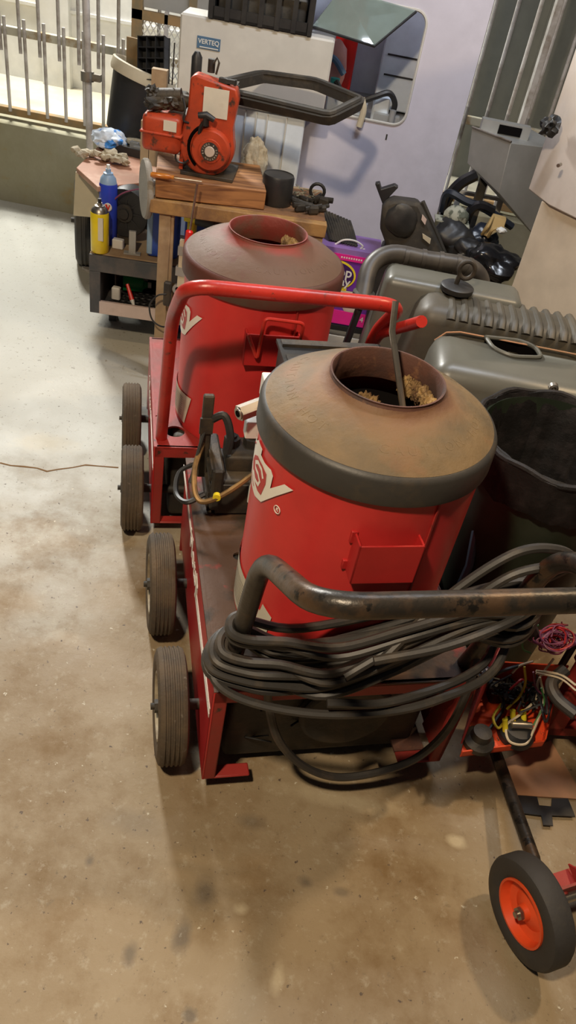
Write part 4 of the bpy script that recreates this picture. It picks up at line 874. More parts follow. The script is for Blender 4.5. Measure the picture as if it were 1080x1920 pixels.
q = pd(678, 200, 3.22); MB().tube(fillet([(X(q.x) + .005, -.02, q.z - .06), (X(q.x) + .012, -.02, q.z + .0), (X(q.x) - .005, -.02, q.z + .035)], .02, 4), [.013] * 0 or .012, 10).build('elbow_pipe', M['cream'], en)
MB().box(X(.03), X(.13), .06, .1, .82, .855).cyl((X(.10), .05, .82), (X(.10), .05, .88), .012).build('fixture', M['galv'], en)
# tinted hatch, hinged at the top of the opening
H4 = [pd(585, 50, 3.10), pd(640, -20, 3.17), pd(780, 22, 3.185), pd(702, 87, 3.08)]
ht = MB().prism([loc(en, p) for p in H4], (0, .006, .003)).build('glass_hatch', M['glass'], en, smooth=0)
MB().tube([loc(en, p) for p in (H4[0], H4[3], H4[2])], .005, 6).build('hatch_seal', M['black'], ht)
q = pd(722, 262, PY); MB().box(X(q.x), X(q.x) + .006, -.001, .001, q.z, q.z + .02).build('scuff_mark', M['mud'], en)

# ---------------------------------------------------------------- right side: sheet metal box, tall white cabinet
q = [pd(898, 238, 2.9), pd(955, 265, 2.9), pd(877, 308, 2.9), pd(1000, 425, 2.9)]
sb = thing('sheet_metal_box', 'dull silver sheet metal box with a slanted bottom beside the white enclosure', 'metal box', (0, 2.9, 0))
A_, B_, C_, D_, E_ = pd(885, 240, 3.0), pd(958, 268, 2.86), pd(935, 362, 2.86), pd(876, 306, 3.0), pd(1012, 272, 2.95)
F_ = pd(1000, 430, 2.95)
def lp(p): return (p.x, p.y - 2.9, p.z)
mb = MB(); pts = [lp(A_), lp(B_), lp(C_), lp(D_)]
dp = V((.28, .30, -.0)); T2 = [V(p) for p in pts]
E2, F2 = V((E_.x + .12, E_.y - 2.9 + .06, E_.z - .01)), V((F_.x + .06, F_.y - 2.9 + .03, F_.z - .06))
G2, H2 = V(pts[0]) + V((.22, .20, 0)), V(pts[3]) + V((.22, .20, 0))
mb._add([*T2, E2, F2, G2, H2], [(0, 1, 2, 3), (1, 4, 5, 2), (0, 6, 4, 1), (3, 2, 5, 7), (6, 0, 3, 7), (4, 6, 7, 5)])
mb.build('shell', M['galv'], sb, bevel=.002)
MB().tube([V(pts[0]) + V((0, 0, .003)), V(pts[1]) + V((0, 0, .003))], .004, 6).build('folded_edge', M['steel'], sb)
z_ = A_.z; MB().box(A_.x + .03, A_.x + .20, .10, .14, z_ - .01, z_ + .035).build('top_flange', M['galv'], sb)
MB().box(A_.x + .09, A_.x + .17, .095, .10, z_ + .0, z_ + .028).build('slot', M['soot_and_shade'], sb)
MB().box(A_.x + .08, A_.x + .11, .10, .13, .0, D_.z + .03).build('prop', M['mud'], sb)
# tall white cabinet on the right edge
wc = thing('white_cabinet', 'tall glossy white cabinet at the right edge above a beige base', 'cabinet', (.545, 2.591, 0))
def wl(x, y, z): return (x - .545, y - 2.591, z)
MB().prism([wl(.545, 2.591, .86), wl(.591, 2.457, .86), wl(.80, 2.20, .86), wl(1.1, 2.45, .86), wl(.87, 2.78, .86)], (0, 0, .75)).build('upper_body', M['warmwhite'], wc, bevel=.004)
MB().prism([wl(.576, 2.50, 0), wl(.80, 2.215, 0), wl(1.08, 2.45, 0), wl(.87, 2.74, 0)], (0, 0, .859)).build('lower_body', M['beige'], wc, bevel=.004)
q = pd(1030, 235, 2.50); MB().blob(wl(q.x + .0, q.y - .015, q.z), (.026, .024, .026), 3, .6, 4).build('door_knob', M['black'], wc)
q = pd(1052, 310, 2.40); MB().cyl(wl(q.x, q.y + .01, q.z), wl(q.x - .01, q.y - .01, q.z), .005).build('screw', M['steel'], wc)
MB().prism([wl(*pz(1060, 395, .862).xy, .862), wl(*pz(1085, 408, .862).xy, .862), wl(*pz(1085, 372, .90).xy, .90), wl(*pz(1066, 366, .90).xy, .90)], (-.006, -.006, 0)).build('hinge_plate', M['galv'], wc)

# ---------------------------------------------------------------- car parts heap in the middle
# ribbed rubber mat leaning behind bench end
c_ = [pd(600, 392, 2.9), pd(655, 415, 2.9), pd(668, 462, 2.8), pd(620, 450, 2.8)]
mb = MB()
for k in range(11):
    t0 = k / 10; a = c_[0].lerp(c_[1], t0); b = c_[3].lerp(c_[2], t0); mid = a.lerp(b, .5) + V((0, -.02, .01)); mb.tube(spline([a, mid, b], 4), .0065, 6)
o = mb.prism([p + V((0, .01, -.004)) for p in c_], (0, .008, 0)).build('ribbed_mat', M['mud']); tag(o, 'muddy ribbed rubber mat draped behind the right end of the bench', 'mat')
# big black cowling
pa = pd(765, 430, 2.75); cw_ = thing('engine_cowling', 'large black plastic cowling with a raised tab above the grey machine', 'cowling', (pa.x, 2.78, 0))
def P2(px, py, y): q = pd(px, py, y); return V((q.x - pa.x, q.y - 2.78, q.z))
shl = MB().prism([P2(717, 392, 2.70), P2(722, 380, 2.70), P2(740, 374, 2.70), P2(788, 380, 2.70), P2(812, 430, 2.70), P2(836, 480, 2.70), P2(800, 492, 2.70), P2(728, 478, 2.70), P2(722, 455, 2.70), P2(713, 430, 2.70)], (0, .12, -.02)); shl.build('shell', M['mud'], cw_, bevel=.014)
MB().blob(tuple(P2(752, 415, 2.70)), (.055, .02, .055), 3, .2, 6, 3).build('bulge', M['black'], cw_)
MB().box(P2(765, 470, 2.7).x - .09, P2(765, 470, 2.7).x + .08, -.05, .03, 0, P2(765, 478, 2.7).z, bev=.01).build('lower_shell', M['black'], cw_)
MB().prism([P2(792, 402, 2.695), P2(800, 412, 2.695), P2(797, 422, 2.695), P2(790, 412, 2.695)], (0, .004, 0)).build('paper_scrap', M['pink'], cw_)
MB().prism([P2(792, 438, 2.695), P2(808, 448, 2.695), P2(806, 458, 2.695), P2(793, 447, 2.695)], (0, .004, 0)).build('paper_tag', M['cream'], cw_)
MB().prism([P2(703, 345, 2.78), P2(712, 343, 2.78), P2(715, 355, 2.78), P2(740, 347, 2.78), P2(747, 352, 2.78), P2(725, 375, 2.78), P2(718, 385, 2.78)], (0, .03, 0)).build('mounting_tab', M['black'], cw_, bevel=.003)
MB().tube([P2(792, 378, 2.72), P2(815, 430, 2.72), P2(835, 478, 2.72)], .009, 6).build('edge_strip', M['mud'], cw_)
# bumper trims and mirror shells
def strips(name, label, pts, r, m, cat='trim'):
    o = MB().tube(spline(pts, 6), r, 6).build(name, M[m]); return tag(o, label, cat)
strips('bumper_trim', 'curved black trim strip rising towards the silver metal box', [pd(832, 408, 2.95), pd(838, 375, 2.93), pd(862, 345, 2.93), pd(892, 328, 2.95)], [.018, .024] * 0 or .02, 'black_gloss')
strips('bumper_trim', 'blue-black trim strip arching below the slanted metal box', [pd(828, 395, 2.88), pd(840, 362, 2.86), pd(875, 378, 2.84), pd(910, 392, 2.84), pd(960, 425, 2.86)], .014, 'blueblack')
strips('bumper_trim', 'short bent black trim strip right of the striped cap', [pd(872, 420, 2.84), pd(882, 395, 2.83), pd(900, 385, 2.83), pd(925, 395, 2.84)], .016, 'black_gloss')
q = pd(855, 405, 2.80); o = MB().blob((0, 0, 0), (.045, .04, .035), 3, .15, 9).prism([(-.07, -.03, -.02), (.05, -.05, -.02), (.05, .03, -.02), (-.07, .03, -.02)], (0, 0, .005)).build('striped_cap', M['camo']); o.location = q; tag(o, 'crumpled grey striped cap on the heap of black car parts', 'cap')
for i, (a, b, y, r, lbl, m_) in enumerate([(850, 455, 2.78, (.085, .07, .075), 'big dull black rubber lump in the heap below the striped cap', 'black'), (905, 450, 2.8, (.06, .06, .05), 'black rounded housing beside the tan glove', 'blueblack'), (925, 490, 2.62, (.09, .08, .055), 'glossy black curved cover between heap and beige cabinet base', 'black_gloss'), (880, 475, 2.7, (.07, .06, .05), 'black moulded part at the foot of the heap behind the grey machine', 'black')]):
    q = pd(a, b, y); o = MB().blob((0, 0, 0), r, 4, .35, i + 2, 3).box(-r[0] * .5, r[0] * .5, -r[1] * .3, r[1] * .5, -q.z, 0).build('car_part', M[m_]); o.location = q; tag(o, lbl, 'car part')
q = [pd(903, 440, 2.74), pd(925, 405, 2.76), pd(950, 412, 2.76), pd(945, 428, 2.74), pd(915, 445, 2.72)]
o = MB().prism(q, (0, .02, .004)).tube(spline([q[0], pd(915, 425, 2.72), q[1]], 4), .006, 6).tube(spline([q[4], pd(925, 430, 2.70), q[3]], 4), .006, 6).build('work_glove', M['glovetan'], bevel=.003); tag(o, 'tan leather work glove in the black parts heap', 'glove')
q = pd(940, 432, 2.7); o = MB().blob((0, 0, 0), (.018, .014, .010), 3, .2, 3).build('glass_lens', M['white_p']); o.location = q; tag(o, 'small shiny white lens beside the tan glove', 'lens')
q = pd(905, 372, 3.1); o = MB().box(-.12, .10, 0, .02, 0, .012).box(-.1, -.08, 0, .015, -q.z, 0).box(.06, .08, 0, .015, -q.z, 0).build('white_rail', M['white']); o.location = q; o.rotation_euler = (0, 0, math.radians(2)); tag(o, 'narrow white rail behind the black parts heap', 'rail')

# cat-litter cartons on a crate
def carton(name, label, x0, x1, z0, z1, y):
    t = thing(name, label, 'carton', (x0, y, z0), 3); w_ = x1 - x0; h = z1 - z0
    MB().box(0, w_, 0, .16, 0, h - .0).build('box', M['purple'], t, bevel=.002); return t, w_, h
x0, x1 = pd(580, 470, 2.75).x, pd(712, 500, 2.75).x; z0, z1 = .352, .505
t, w_, h = carton('litter_carton', 'purple Scoop Away carton with a white carry handle beside the second drum', x0, x1, z0, z1, 2.75)
MB().box(0, w_, -.002, .158, h - .026, h + .001).build('top_band', M['purple_lt'], t)
MB().box(w_ * .34, w_ * .80, -.004, -.001, h - .04, h - .018).build('pink_banner', M['magenta'], t)['label'] = 'pink print strip'
MB().box(w_ * .80, w_ * .97, -.004, -.001, h - .04, h - .022).build('white_strip', M['white_p'], t)
g = MB()
for k in range(9): g.box(w_ * .45 + k * .009, w_ * .45 + k * .009 + .005, -.0045, -.004, h - .032, h - .026)
g.build('banner_print', M['white_p'], t, smooth=0)['kind'] = 'stuff'
lx, lz = w_ * .40, h * .36
def ell(rx, rz, y): return [(lx + rx * math.cos(a), y, lz + rz * math.sin(a)) for a in [2 * math.pi * k / 40 for k in range(40)]]
MB().prism(ell(.080, .056, -.003), (0, .002, 0)).box(lx + .03, lx + .055, -.003, -.001, -.0, .012).build('logo_oval', M['yellow'], t)
MB().prism(ell(.073, .049, -.0045), (0, .002, 0)).build('logo_field', mat('deep_violet_print', (.045, .01, .11), .5), t)
MB().mesh(text_mesh('Scoop', .050, .0005, .0008), frame_T((lx + .002, -.005, lz + .014), (1, 0, 0), (0, -1, 0))).mesh(text_mesh('Away', .044, .0005, .0008), frame_T((lx + .014, -.005, lz - .022), (1, 0, 0), (0, -1, 0))).build('logo_lettering', M['white_p'], t, smooth=0)
MB().tube(spline([(w_ * .34, .03, h), (w_ * .45, .028, h + .022), (w_ * .60, .026, h + .026), (w_ * .72, .028, h + .012), (w_ * .70, .03, h), (w_ * .76, .03, h)], 6), .0035, 6).build('carry_handle', M['white_p'], t)
small('wooden_spacer', 'cream board between the two cartons', 'board', [('board', MB().box(0, .20, 0, .16, 0, .014), 'beige')], (x0 + .05, 2.75, .337), 3)
small('black_batten', 'black batten lying on the lower magenta carton', 'batten', [('board', MB().box(0, .30, 0, .14, 0, .018), 'black')], (x0, 2.75, .3185), 3)
t, w_, h = carton('litter_carton', 'lower carton with a magenta band under the purple one', x0, x1, .21, .318, 2.76)
MB().box(0, w_, -.003, .0, .005, .058).build('magenta_band', M['magenta'], t); MB().box(w_ * .50, w_ * .58, -.003, 0, .082, .10).build('yellow_patch', M['yellow'], t)
MB().blob((w_ * .72, -.001, .07), (.028, .003, .02), 2, .2, 1).build('cat_picture', M['pink'], t)
MB().mesh(text_mesh('4', .03, .0004), frame_T((w_ * .92, -.0035, .035), (1, 0, 0), (0, -1, 0))).mesh(text_mesh('T', .02, .0004), frame_T((w_ * .47, -.0035, .055), (1, 0, 0), (0, -1, 0))).build('lettering', M['white_p'], t, smooth=0)
small('low_stool', 'cream painted low stand carrying the two cartons', 'stand', [('top', MB().box(0, .30, 0, .18, .19, .2095), 'black'), ('front', MB().box(0, .30, 0, .01, .10, .165), 'white'), ('leg', MB().box(0, .03, .01, .04, 0, .19), 'black'), ('leg', MB().box(.27, .30, .01, .04, 0, .19), 'black'), ('leg', MB().box(0, .03, .14, .17, 0, .19), 'black'), ('leg', MB().box(.27, .30, .14, .17, 0, .19), 'black')], (x0 - .005, 2.75, 0), 3)

# ---------------------------------------------------------------- grey-green floor machine
G = thing('floor_scrubber', 'grey-green moulded floor machine with a black curved push handle', 'floor machine', (.10, 1.75, 0))
def gl(p): return V(p) - V((.10, 1.75, 0))
def loft(secs, name, m, parent, sub=2):
    mb = MB(); n = len(secs[0]); V_ = [gl(p) for s in secs for p in s]; F = []
    for r in range(len(secs) - 1):
        for i in range(n): F.append((r * n + i, r * n + (i + 1) % n, (r + 1) * n + (i + 1) % n, (r + 1) * n + i))
    F += [tuple(range(n))[::-1], tuple(range((len(secs) - 1) * n, len(secs) * n))]
    mb._add(V_, F); return mb
def rbox(x0, x1, y0, y1, z0, z1, tap, bev, name, m, parent):
    return MB().box(x0 - .10, x1 - .10, y0 - 1.75, y1 - 1.75, z0, z1, taper=tap, bev=bev).build(name, m, parent)
rbox(.07, .70, 2.06, 2.22, .10, .695, (.075, .17, .03, .0), .025, 'rear_tank', M['genplastic'], G)
rb = rbox(.155, .86, 1.958, 2.145, .10, .68, (.09, .17, .01, .02), .045, 'mid_housing', M['gendark'], G)
rib = MB()
for k in range(11):
    x = .33 + k * .034; rib.tube([gl((x, 1.972, .655)), gl((x, 1.985, .669)), gl((x, 2.01, .673)), gl((x, 2.07, .673)), gl((x, 2.11, .669)), gl((x, 2.125, .65))], .0125, 10)
rib.build('grip_ribs', M['gendark'], rb)
hd = rbox(.235, .95, 1.68, 1.955, .08, .635, (.055, .02, .055, .0), .045, 'front_hood', M['genplastic'], G)
MB().tube([gl(p) for p in ((.30, 1.950, .600), (.325, 1.951, .628), (.36, 1.952, .636), (.6, 1.952, .637), (.90, 1.952, .636))], .0022, 6).build('tan_seam', M['tan_plate'], hd)
# recessed opening on the hood top
def carve(o, cutter_mb):
    c = cutter_mb.build('cut', M['soot_and_shade']); c.parent = o.parent; bpy.context.view_layer.update()
    m_ = o.modifiers.new('b', 'BOOLEAN'); m_.object = c; m_.operation = 'DIFFERENCE'; m_.solver = 'EXACT'
    bpy.context.view_layer.update(); me = bpy.data.meshes.new_from_object(o.evaluated_get(bpy.context.evaluated_depsgraph_get())); o.modifiers.remove(m_); o.data = me; bpy.data.objects.remove(c)
o1 = [pz(910, 633, .636), pz(975, 640, .636), pz(1003, 652, .636), pz(1016, 672, .636), pz(960, 670, .636), pz(925, 655, .636)]
carve(hd, MB().prism([gl(p) - V((0, 0, .07)) for p in o1], (0, 0, .2)))
MB().tube([gl(p) + V((0, 0, .002)) for p in fillet(o1 + [o1[0]], .02, 3)], .006, 8).build('opening_lip', M['genplastic'], hd)
o2 = [gl(p) for p in o1]; cc = sum(o2, V()) / len(o2); wl_ = [cc + (p - cc) * .985 for p in o2]; n_ = len(wl_)
wm = MB(); wm._add([p - V((0, 0, .004)) for p in wl_] + [p - V((0, 0, .068)) for p in wl_], [(i, (i + 1) % n_, n_ + (i + 1) % n_, n_ + i) for i in range(n_)] + [tuple(range(n_, 2 * n_))])
wm.build('well_shade_liner', M['soot_and_shade'], hd)  # black liner added so the opening reads dark; shade is in its colour
q = pz(970, 664, .60); MB().lathe([(.028, 0), (.027, .004), (.020, .003), (0, .001)], T=Matrix.Translation(gl(q) - V((0, .005, 0))), seg=24).build('filler_plug', M['gendark'], hd)
q = pz(808, 690, .50); 
MB().lathe([(.012, .008), (.011, -.004), (.006, -.006), (.005, .002), (0, .002)], axis='Y', T=Matrix.Translation(gl(plane_ if False else (pd(1038, 728, 1.685))))).build('hood_bolt', M['steel'], hd)
# handle
y = 2.28
hp = [pd(652, 645, 2.0), pd(680, 560, 2.12), pd(695, 500, 2.2), pd(735, 476, 2.24), pd(800, 487, 2.25), pd(862, 496, 2.255), pd(890, 508, 2.26), pd(903, 535, 2.265), pd(898, 590, 2.27), pd(893, 640, 2.27)]
hb = MB().tube([gl(p) for p in spline(hp[1:], 6)], .026, 14).build('push_handle', M['black'], G)
hb.data.materials[0] = mat('grimy_black_grip', (.060, .052, .042), .45, c2=(.035, .03, .026), scale=14)
sp_ = spline(hp[3:7], 6)
for k in range(2, 17, 3): a, b = gl(sp_[k]), gl(sp_[k + 1]); d = (b - a).normalized(); MB().cyl(a, a + d * .012, .0285, seg=14).build('grip_ring', hb.data.materials[0], hb)
a_ = pd(680, 560, 2.12)
MB().cyl(gl(a_) + V((0, 0, .02)), gl(a_) - V((0, 0, .02)), .032).build('handle_collar', M['gendark'], hb)
MB().tube([gl(a_), gl(pd(645, 655, 2.06)), gl((pd(645, 655, 2.06).x, 2.06, .15)), gl((.2, 2.06, .13))], .011, 10).build('handle_post', M['black'], G)
# magnet ring sitting on top
q = pz(860, 545, .706); mr = thing('eye_bolt_magnet', 'black round magnet base with an upright steel eye on the ribbed housing', 'magnet', (q.x + .0, q.y + .04, .689))
MB().lathe([(0, 0), (.044, 0), (.046, .003), (.046, .014), (.040, .018), (.015, .020), (0, .020)]).build('base', M['black'], mr)
MB().cyl((-.006, 0, .018), (-.003, 0, .045), .007).tube([(.012 + .021 * math.cos(a), 0, .062 + .024 * math.sin(a)) for a in [2 * math.pi * k / 24 for k in range(24)]], .0065, 10, closed=True).build('eye', M['black_matte'], mr)
wheel(G, gl((.40, 1.74, .09)), .09, .05, 'tyre_blk', 'hubrim'); wheel(G, gl((.78, 2.10, .1)), .1, .05, 'tyre_blk', 'hubrim'); wheel(G, gl((.05, 2.15, .1)), .1, .05, 'tyre_blk', 'hubrim')

# ---------------------------------------------------------------- green bin with liner
bc = V((.565, 1.48, 0)); BR = .178
bn = thing('refuse_bin', 'dark green round bin with a torn pale patch, right of the nearest drum', 'bin', bc)
MB().lathe([(0, 0), (BR * .82, 0), (BR * .84, .01), (BR, .61), (BR + .010, .615), (BR + .010, .64), (BR, .645), (BR * .97, .61), (BR * .8, .02), (0, .02)], seg=64).build('body', M['bin'], bn)
a = math.radians(-120); mb = MB()
for k in range(9): mb.blob((0, 0, 0), (.006, .003, .008), 2, .7, k, T=Matrix.Translation(((BR - .018) * math.cos(a - .02 * (k % 3)), (BR - .018) * math.sin(a - .02 * (k % 3)), .345 + .0095 * k)))
mb.build('torn_patch', M['cream'], bn)
lb_ = thing('bin_liner', 'black plastic liner folded over the rim of the green bin', 'bag', bc)
from mathutils import noise as _n
mb = MB(); prof = [(BR * .60, .30), (BR * .84, .42), (BR * .93, .60), (BR + .008, .655), (BR + .018, .65), (BR + .018, .61), (BR + .020, .58), (BR + .014, .555)]
V_ = []; S_ = 96
for i, (r, h) in enumerate(prof):
    for k in range(S_):
        th = 2 * math.pi * k / S_; nn = _n.noise(V((math.cos(th) * 5, math.sin(th) * 5, h * 9))); n3 = _n.noise(V((math.cos(th) * 16, math.sin(th) * 16, h * 3)))
        r_ = r + (nn * .012 + n3 * .008) * (1 if i < 3 else .7) + (.004 if i > 3 else 0); hh = h + (nn * .02 if i < 2 or i > 6 else nn * .006); V_.append((r_ * math.cos(th), r_ * math.sin(th), hh))
F = [(i * S_ + k, i * S_ + (k + 1) % S_, (i + 1) * S_ + (k + 1) % S_, (i + 1) * S_ + k) for i in range(len(prof) - 1) for k in range(S_)]
V_.append((0, 0, .29)); F += [(len(V_) - 1, k, (k + 1) % S_) for k in range(S_)]
mb._add(V_, F); mb.build('liner', M['bag'], lb_, smooth=60)
MB().tube([((BR + .016) * math.cos(2 * math.pi * k / 60), (BR + .016) * math.sin(2 * math.pi * k / 60), .652 + .004 * math.sin(k)) for k in range(60)], .0075, 8, closed=True).build('drawstring_hem', M['bag'], lb_)

q0, q1 = pd(903, 940, 1.42), pd(880, 1060, 1.36)
o = MB().tube([q1 - V((.01, .02, .12)), q1, q0, q0 + V((.006, .01, .05))], .010, 8).build('blue_conduit', M['blueblack']); o.data.materials[0] = mat('slate_blue_tube', (.06, .10, .14), .4); tag(o, 'slate blue tube standing in the gap between the nearest drum and the green bin', 'tube')
# ---------------------------------------------------------------- gutted red machine at the right edge
gm = thing('gutted_machine', 'stripped red machine at the right edge with a hanging orange control tray', 'machine', (.62, 1.05, 0), 10)
def gq(p): 
    a = math.radians(10); d = V(p) - V((.62, 1.05, 0)); return V((d.x * math.cos(a) + d.y * math.sin(a), -d.x * math.sin(a) + d.y * math.cos(a), d.z))
MB().box(.15, .156, .0, .20, .10, .62).build('side_panel', M['red'], gm, bevel=.002)
MB().box(.156, .50, .195, .20, .10, .60).build('rear_panel', M['red'], gm, bevel=.002)
MB().box(.10, .14, .10, .14, .03, .55).box(.10, .48, .10, .13, .03, .06).box(.14, .48, .02, .20, .20, .215).build('chassis', M['red_dk'], gm, bevel=.002)
MB().blob((.17, .05, .33), (.06, .05, .07), 3, .5, 3, 4).cyl((.12, .06, .25), (.30, .06, .25), .05).build('motor', M['black_matte'], gm)
cz = .13
tr = [pz(862, 1420, cz), pz(1016, 1400, cz), pz(1037, 1300, cz), pz(890, 1292, cz)]
b4 = [gq(p) for p in tr]
MB().prism(b4, (0, 0, .006)).prism([b4[0], b4[1], b4[1] + V((0, .004, 0)), b4[0] + V((0, .004, 0))], (0, 0, .02)).prism([b4[1], b4[2], b4[2] + V((-.004, 0, 0)), b4[1] + V((-.004, 0, 0))], (0, 0, .03)).prism([b4[3], b4[2], b4[2] + V((0, .004, 0)), b4[3] + V((0, .004, 0))], (0, 0, .10)).build('control_tray', M['orange_box'], gm, bevel=.0015)
MB().prism([b4[0] + V((.0, .02, .02)), b4[3] + V((0, 0, .02)), b4[3] + V((.03, .03, .19)), b4[0] + V((.035, .1, .15))], (.004, 0, 0)).build('tray_side', M['red_dk'], gm)
MB().tube([b4[2] + V((-.02, 0, .05)), b4[2] + V((-.0, .02, .30)), V((.15, .12, .45))], .008, 8).build('hanging_strap', M['black_matte'], gm)
q = gq(pz(895, 1392, cz + .01)); MB().lathe([(0, .0), (.034, 0), (.034, .012), (.022, .022), (.020, .04), (0, .045)], T=Matrix.Translation(q), seg=24).build('rotary_switch', M['black_matte'], gm)
q = gq(pz(965, 1378, cz + .01)); MB().lathe([(0, .0), (.040, 0), (.040, .014), (.030, .028), (0, .03)], T=Matrix.Translation(q), seg=24).build('contactor', M['black'], gm)
MB().cyl(q + V((-.02, 0, .036)), q + V((.025, 0, .036)), .008).build('glass_fuse', M['steel'], gm)
for dx, dy in ((-.03, -.005), (-.005, .02), (.02, .02)): MB().cyl(q + V((dx, dy, .02)), q + V((dx - .006, dy + .012, .045)), .006).build('wire_cap', M['yellow'], gm)
def gw(pts, m, r=.0028, nm_='wire'):
    return MB().tube(spline([gq(pz(a, b, z)) for a, b, z in pts], 7), r, 6).build(nm_, M[m], gm)
gw([(1038, 1235, .30), (1010, 1275, .24), (1005, 1310, .20), (975, 1340, .18), (950, 1360, .17), (955, 1390, .16), (985, 1395, .16), (1000, 1370, .17), (1010, 1345, .18), (1020, 1310, .20), (1012, 1270, .25)], 'wire_white')
gw([(960, 1262, .26), (975, 1248, .28), (1000, 1240, .30)], 'wire_white'); gw([(1005, 1258, .28), (1050, 1265, .28), (1080, 1285, .28)], 'wire_white'); gw([(1005, 1262, .28), (1050, 1272, .28), (1080, 1295, .28)], 'wire_white', .0022)
gw([(983, 1250, .28), (985, 1280, .24), (975, 1305, .21), (960, 1320, .19), (950, 1330, .18)], 'wire_yellow'); gw([(1010, 1172, .40), (985, 1185, .38), (980, 1215, .34), (995, 1225, .32)], 'wire_green', .002)
gw([(930, 1265, .25), (950, 1255, .27), (985, 1245, .28)], 'wire_black', .004); gw([(920, 1280, .22), (945, 1320, .18), (930, 1350, .16), (915, 1370, .15)], 'wire_black', .004); gw([(1015, 1290, .24), (1020, 1320, .2), (1000, 1360, .17)], 'wire_green', .002)
gw([(1000, 1260, .27), (1005, 1290, .23), (1025, 1310, .2), (1030, 1330, .16)], 'wire_violet', .0022); gw([(950, 1300, .20), (965, 1285, .22), (980, 1275, .23), (985, 1300, .21), (970, 1330, .18)], 'wire_red', .003)
mb = MB(); random.seed(21)
for k in range(26):
    c0 = random.choice([(910, 1262), (945, 1290), (985, 1290), (1010, 1300)]); mb.tube(spline([gq(pz(c0[0] + random.gauss(0, 16), c0[1] + random.gauss(0, 16), .20 + random.gauss(0, .02))) for j in range(4)], 5), .0026, 5)
mb.build('black_wire_tangle', M['wire_black'], gm)['kind'] = 'stuff'
q = gq(pz(905, 1262, .24)); pg = MB().cyl(q + V((0, 0, -.02)), q + V((-.004, -.012, .01)), .024, .022, 20).build('round_plug', M['black'], gm)
for k in range(5): MB().cyl(q + V((.012 * math.cos(k * 1.256), -.012 + .012 * math.sin(k * 1.256), .009)), q + V((.012 * math.cos(k * 1.256), -.014 + .012 * math.sin(k * 1.256), .016)), .003, seg=8).build('plug_pin', M['pale_ring'], pg)
MB().box(b4[3].x + .02, b4[3].x + .10, b4[3].y - .045, b4[3].y - .01, cz + .006, cz + .05, bev=.004).build('relay_block', M['black'], gm)
gw([(950, 1345, .17), (935, 1365, .165), (925, 1345, .17), (940, 1320, .18)], 'wire_yellow', .003); gw([(985, 1330, .18), (965, 1350, .17), (975, 1375, .165)], 'wire_yellow', .0025)
mb = MB(); random.seed(9)
for k in range(40):
    cx_, cy_ = 1040 + random.gauss(0, 9), 1198 + random.gauss(0, 6); ra, rb_, a0 = random.uniform(12, 34), random.uniform(8, 22), random.uniform(0, 6); ze = .36 + random.gauss(0, .012)
    mb.tube(spline([gq(pz(cx_ + ra * math.cos(a0 + t * 1.1), cy_ + rb_ * math.sin(a0 + t * 1.1), ze + .008 * math.sin(t + k))) for t in range(random.randint(3, 6))], 5), .0019, 5)
mb.build('wire_bundle', M['wire_violet'], gm)['kind'] = 'stuff'
mb = MB()
for k in range(12):
    cx_, cy_ = 1040 + random.gauss(0, 9), 1198 + random.gauss(0, 6); ra, rb_, a0 = random.uniform(12, 34), random.uniform(8, 22), random.uniform(0, 6); ze = .36 + random.gauss(0, .012)
    mb.tube(spline([gq(pz(cx_ + ra * math.cos(a0 + t * 1.1), cy_ + rb_ * math.sin(a0 + t * 1.1), ze + .008 * math.sin(t + k))) for t in range(random.randint(3, 6))], 5), .0019, 5)
mb.build('red_wire_bundle', M['wire_red'], gm)['kind'] = 'stuff'
MB().tube(spline([gq(pz(a, b, z)) for a, b, z in [(1080, 1065, .42), (1045, 1060, .45), (1020, 1080, .46), (995, 1120, .45), (985, 1150, .42), (1000, 1190, .36)]], 6), .014, 10).tube(spline([gq(pz(a, b, z)) for a, b, z in [(1080, 1340, .25), (1045, 1310, .25), (1035, 1280, .26), (1060, 1255, .28)]], 6), .014, 10).build('thick_hose', M['hose'], gm)
MB().cyl(gq(pz(980, 1118, .47)), gq(pz(984, 1112, .48)), .008).build('hose_ferrule', M['cream'], gm)

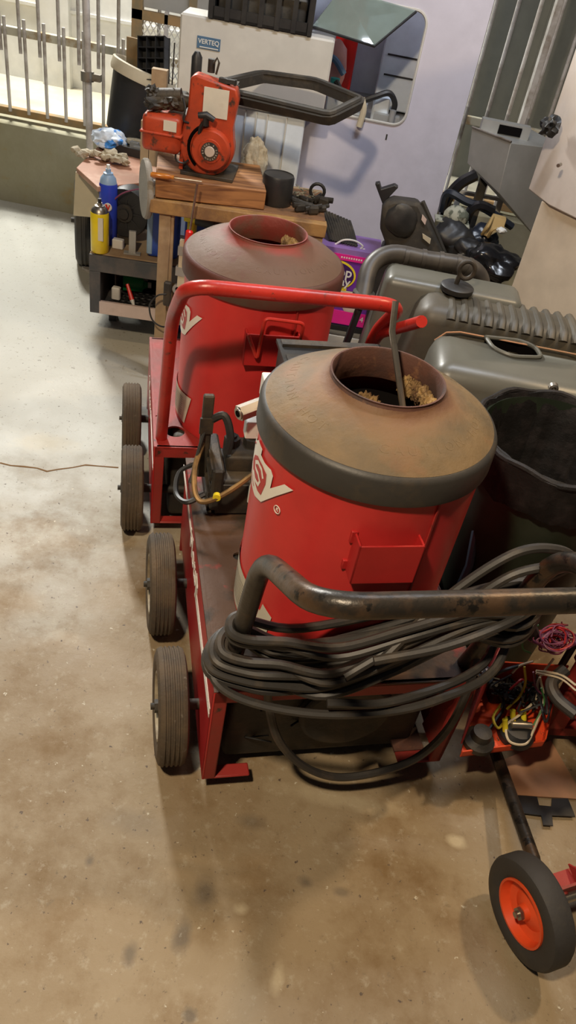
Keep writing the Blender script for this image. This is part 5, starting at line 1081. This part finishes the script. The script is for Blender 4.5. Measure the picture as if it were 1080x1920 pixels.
# ---------------------------------------------------------------- floor pieces and hand truck at lower right
q4 = [pz(945, 1425, .004), pz(1032, 1390, .004), pz(1095, 1500, .004), pz(965, 1492, .004)]
o = MB().prism(q4, (0, 0, .004)).build('tan_sheet', M['tan_plate'], smooth=0); tag(o, 'flat tan painted sheet lying on the floor under the orange tray', 'sheet')
bk = [pz(a, b, .009) for a, b in ((968, 1492), (1006, 1495), (1010, 1511), (1033, 1513), (1034, 1498), (1064, 1498), (1078, 1532), (1034, 1530), (1036, 1549), (1018, 1548), (1014, 1530), (982, 1526))]
o = MB().prism(bk, (0, 0, .003)).build('black_bracket_plate', M['black'], smooth=0); tag(o, 'flat black cut-out bracket plate on the floor at the edge of the tan sheet', 'bracket')
wc_ = V((.56, .694, 0)); ht_ = thing('hand_truck', 'low cart with a black tube frame and an orange-rimmed black wheel at lower right', 'hand truck', (wc_.x, wc_.y, 0), 26.4)
wheel(ht_, (.026, 0, .101), .101, .052, 'tyre_blk', 'orange_rim', rr=.60, grooves=False, dish=.012, hubm=M['steel'])
MB().cyl((.03, 0, .101), (.42, 0, .101), .010).build('axle', M['steel'], ht_)
def hq(p):
    a = math.radians(26.4); d = V(p) - wc_; return V((d.x * math.cos(a) + d.y * math.sin(a), -d.x * math.sin(a) + d.y * math.cos(a), d.z))
MB().tube([hq((.60, .735, .11)), hq(pz(1000, 1610, .115)), hq(pz(945, 1455, .06)), hq(pz(925, 1400, .04))], .014, 12).build('frame_tube', M['blk_tube'], ht_)
b0 = hq(pz(1045, 1650, .13))
MB().box(b0.x - .02, b0.x + .16, b0.y - .02, b0.y - .015, .085, .135).box(b0.x - .02, b0.x + .16, b0.y - .015, b0.y + .025, .085, .09).prism([b0 + V((-.02, -.02, -.045)), b0 + V((-.02, -.02, .015)), b0 + V((-.02, .03, -.03))], (.004, 0, 0)).prism([b0 + V((.06, -.02, -.045)), b0 + V((.06, -.02, .015)), b0 + V((.06, .03, -.03))], (.004, 0, 0)).cyl((b0.x + .01, b0.y - .024, .11), (b0.x + .01, b0.y - .018, .11), .008).build('axle_bracket', M['red_dk'], ht_)
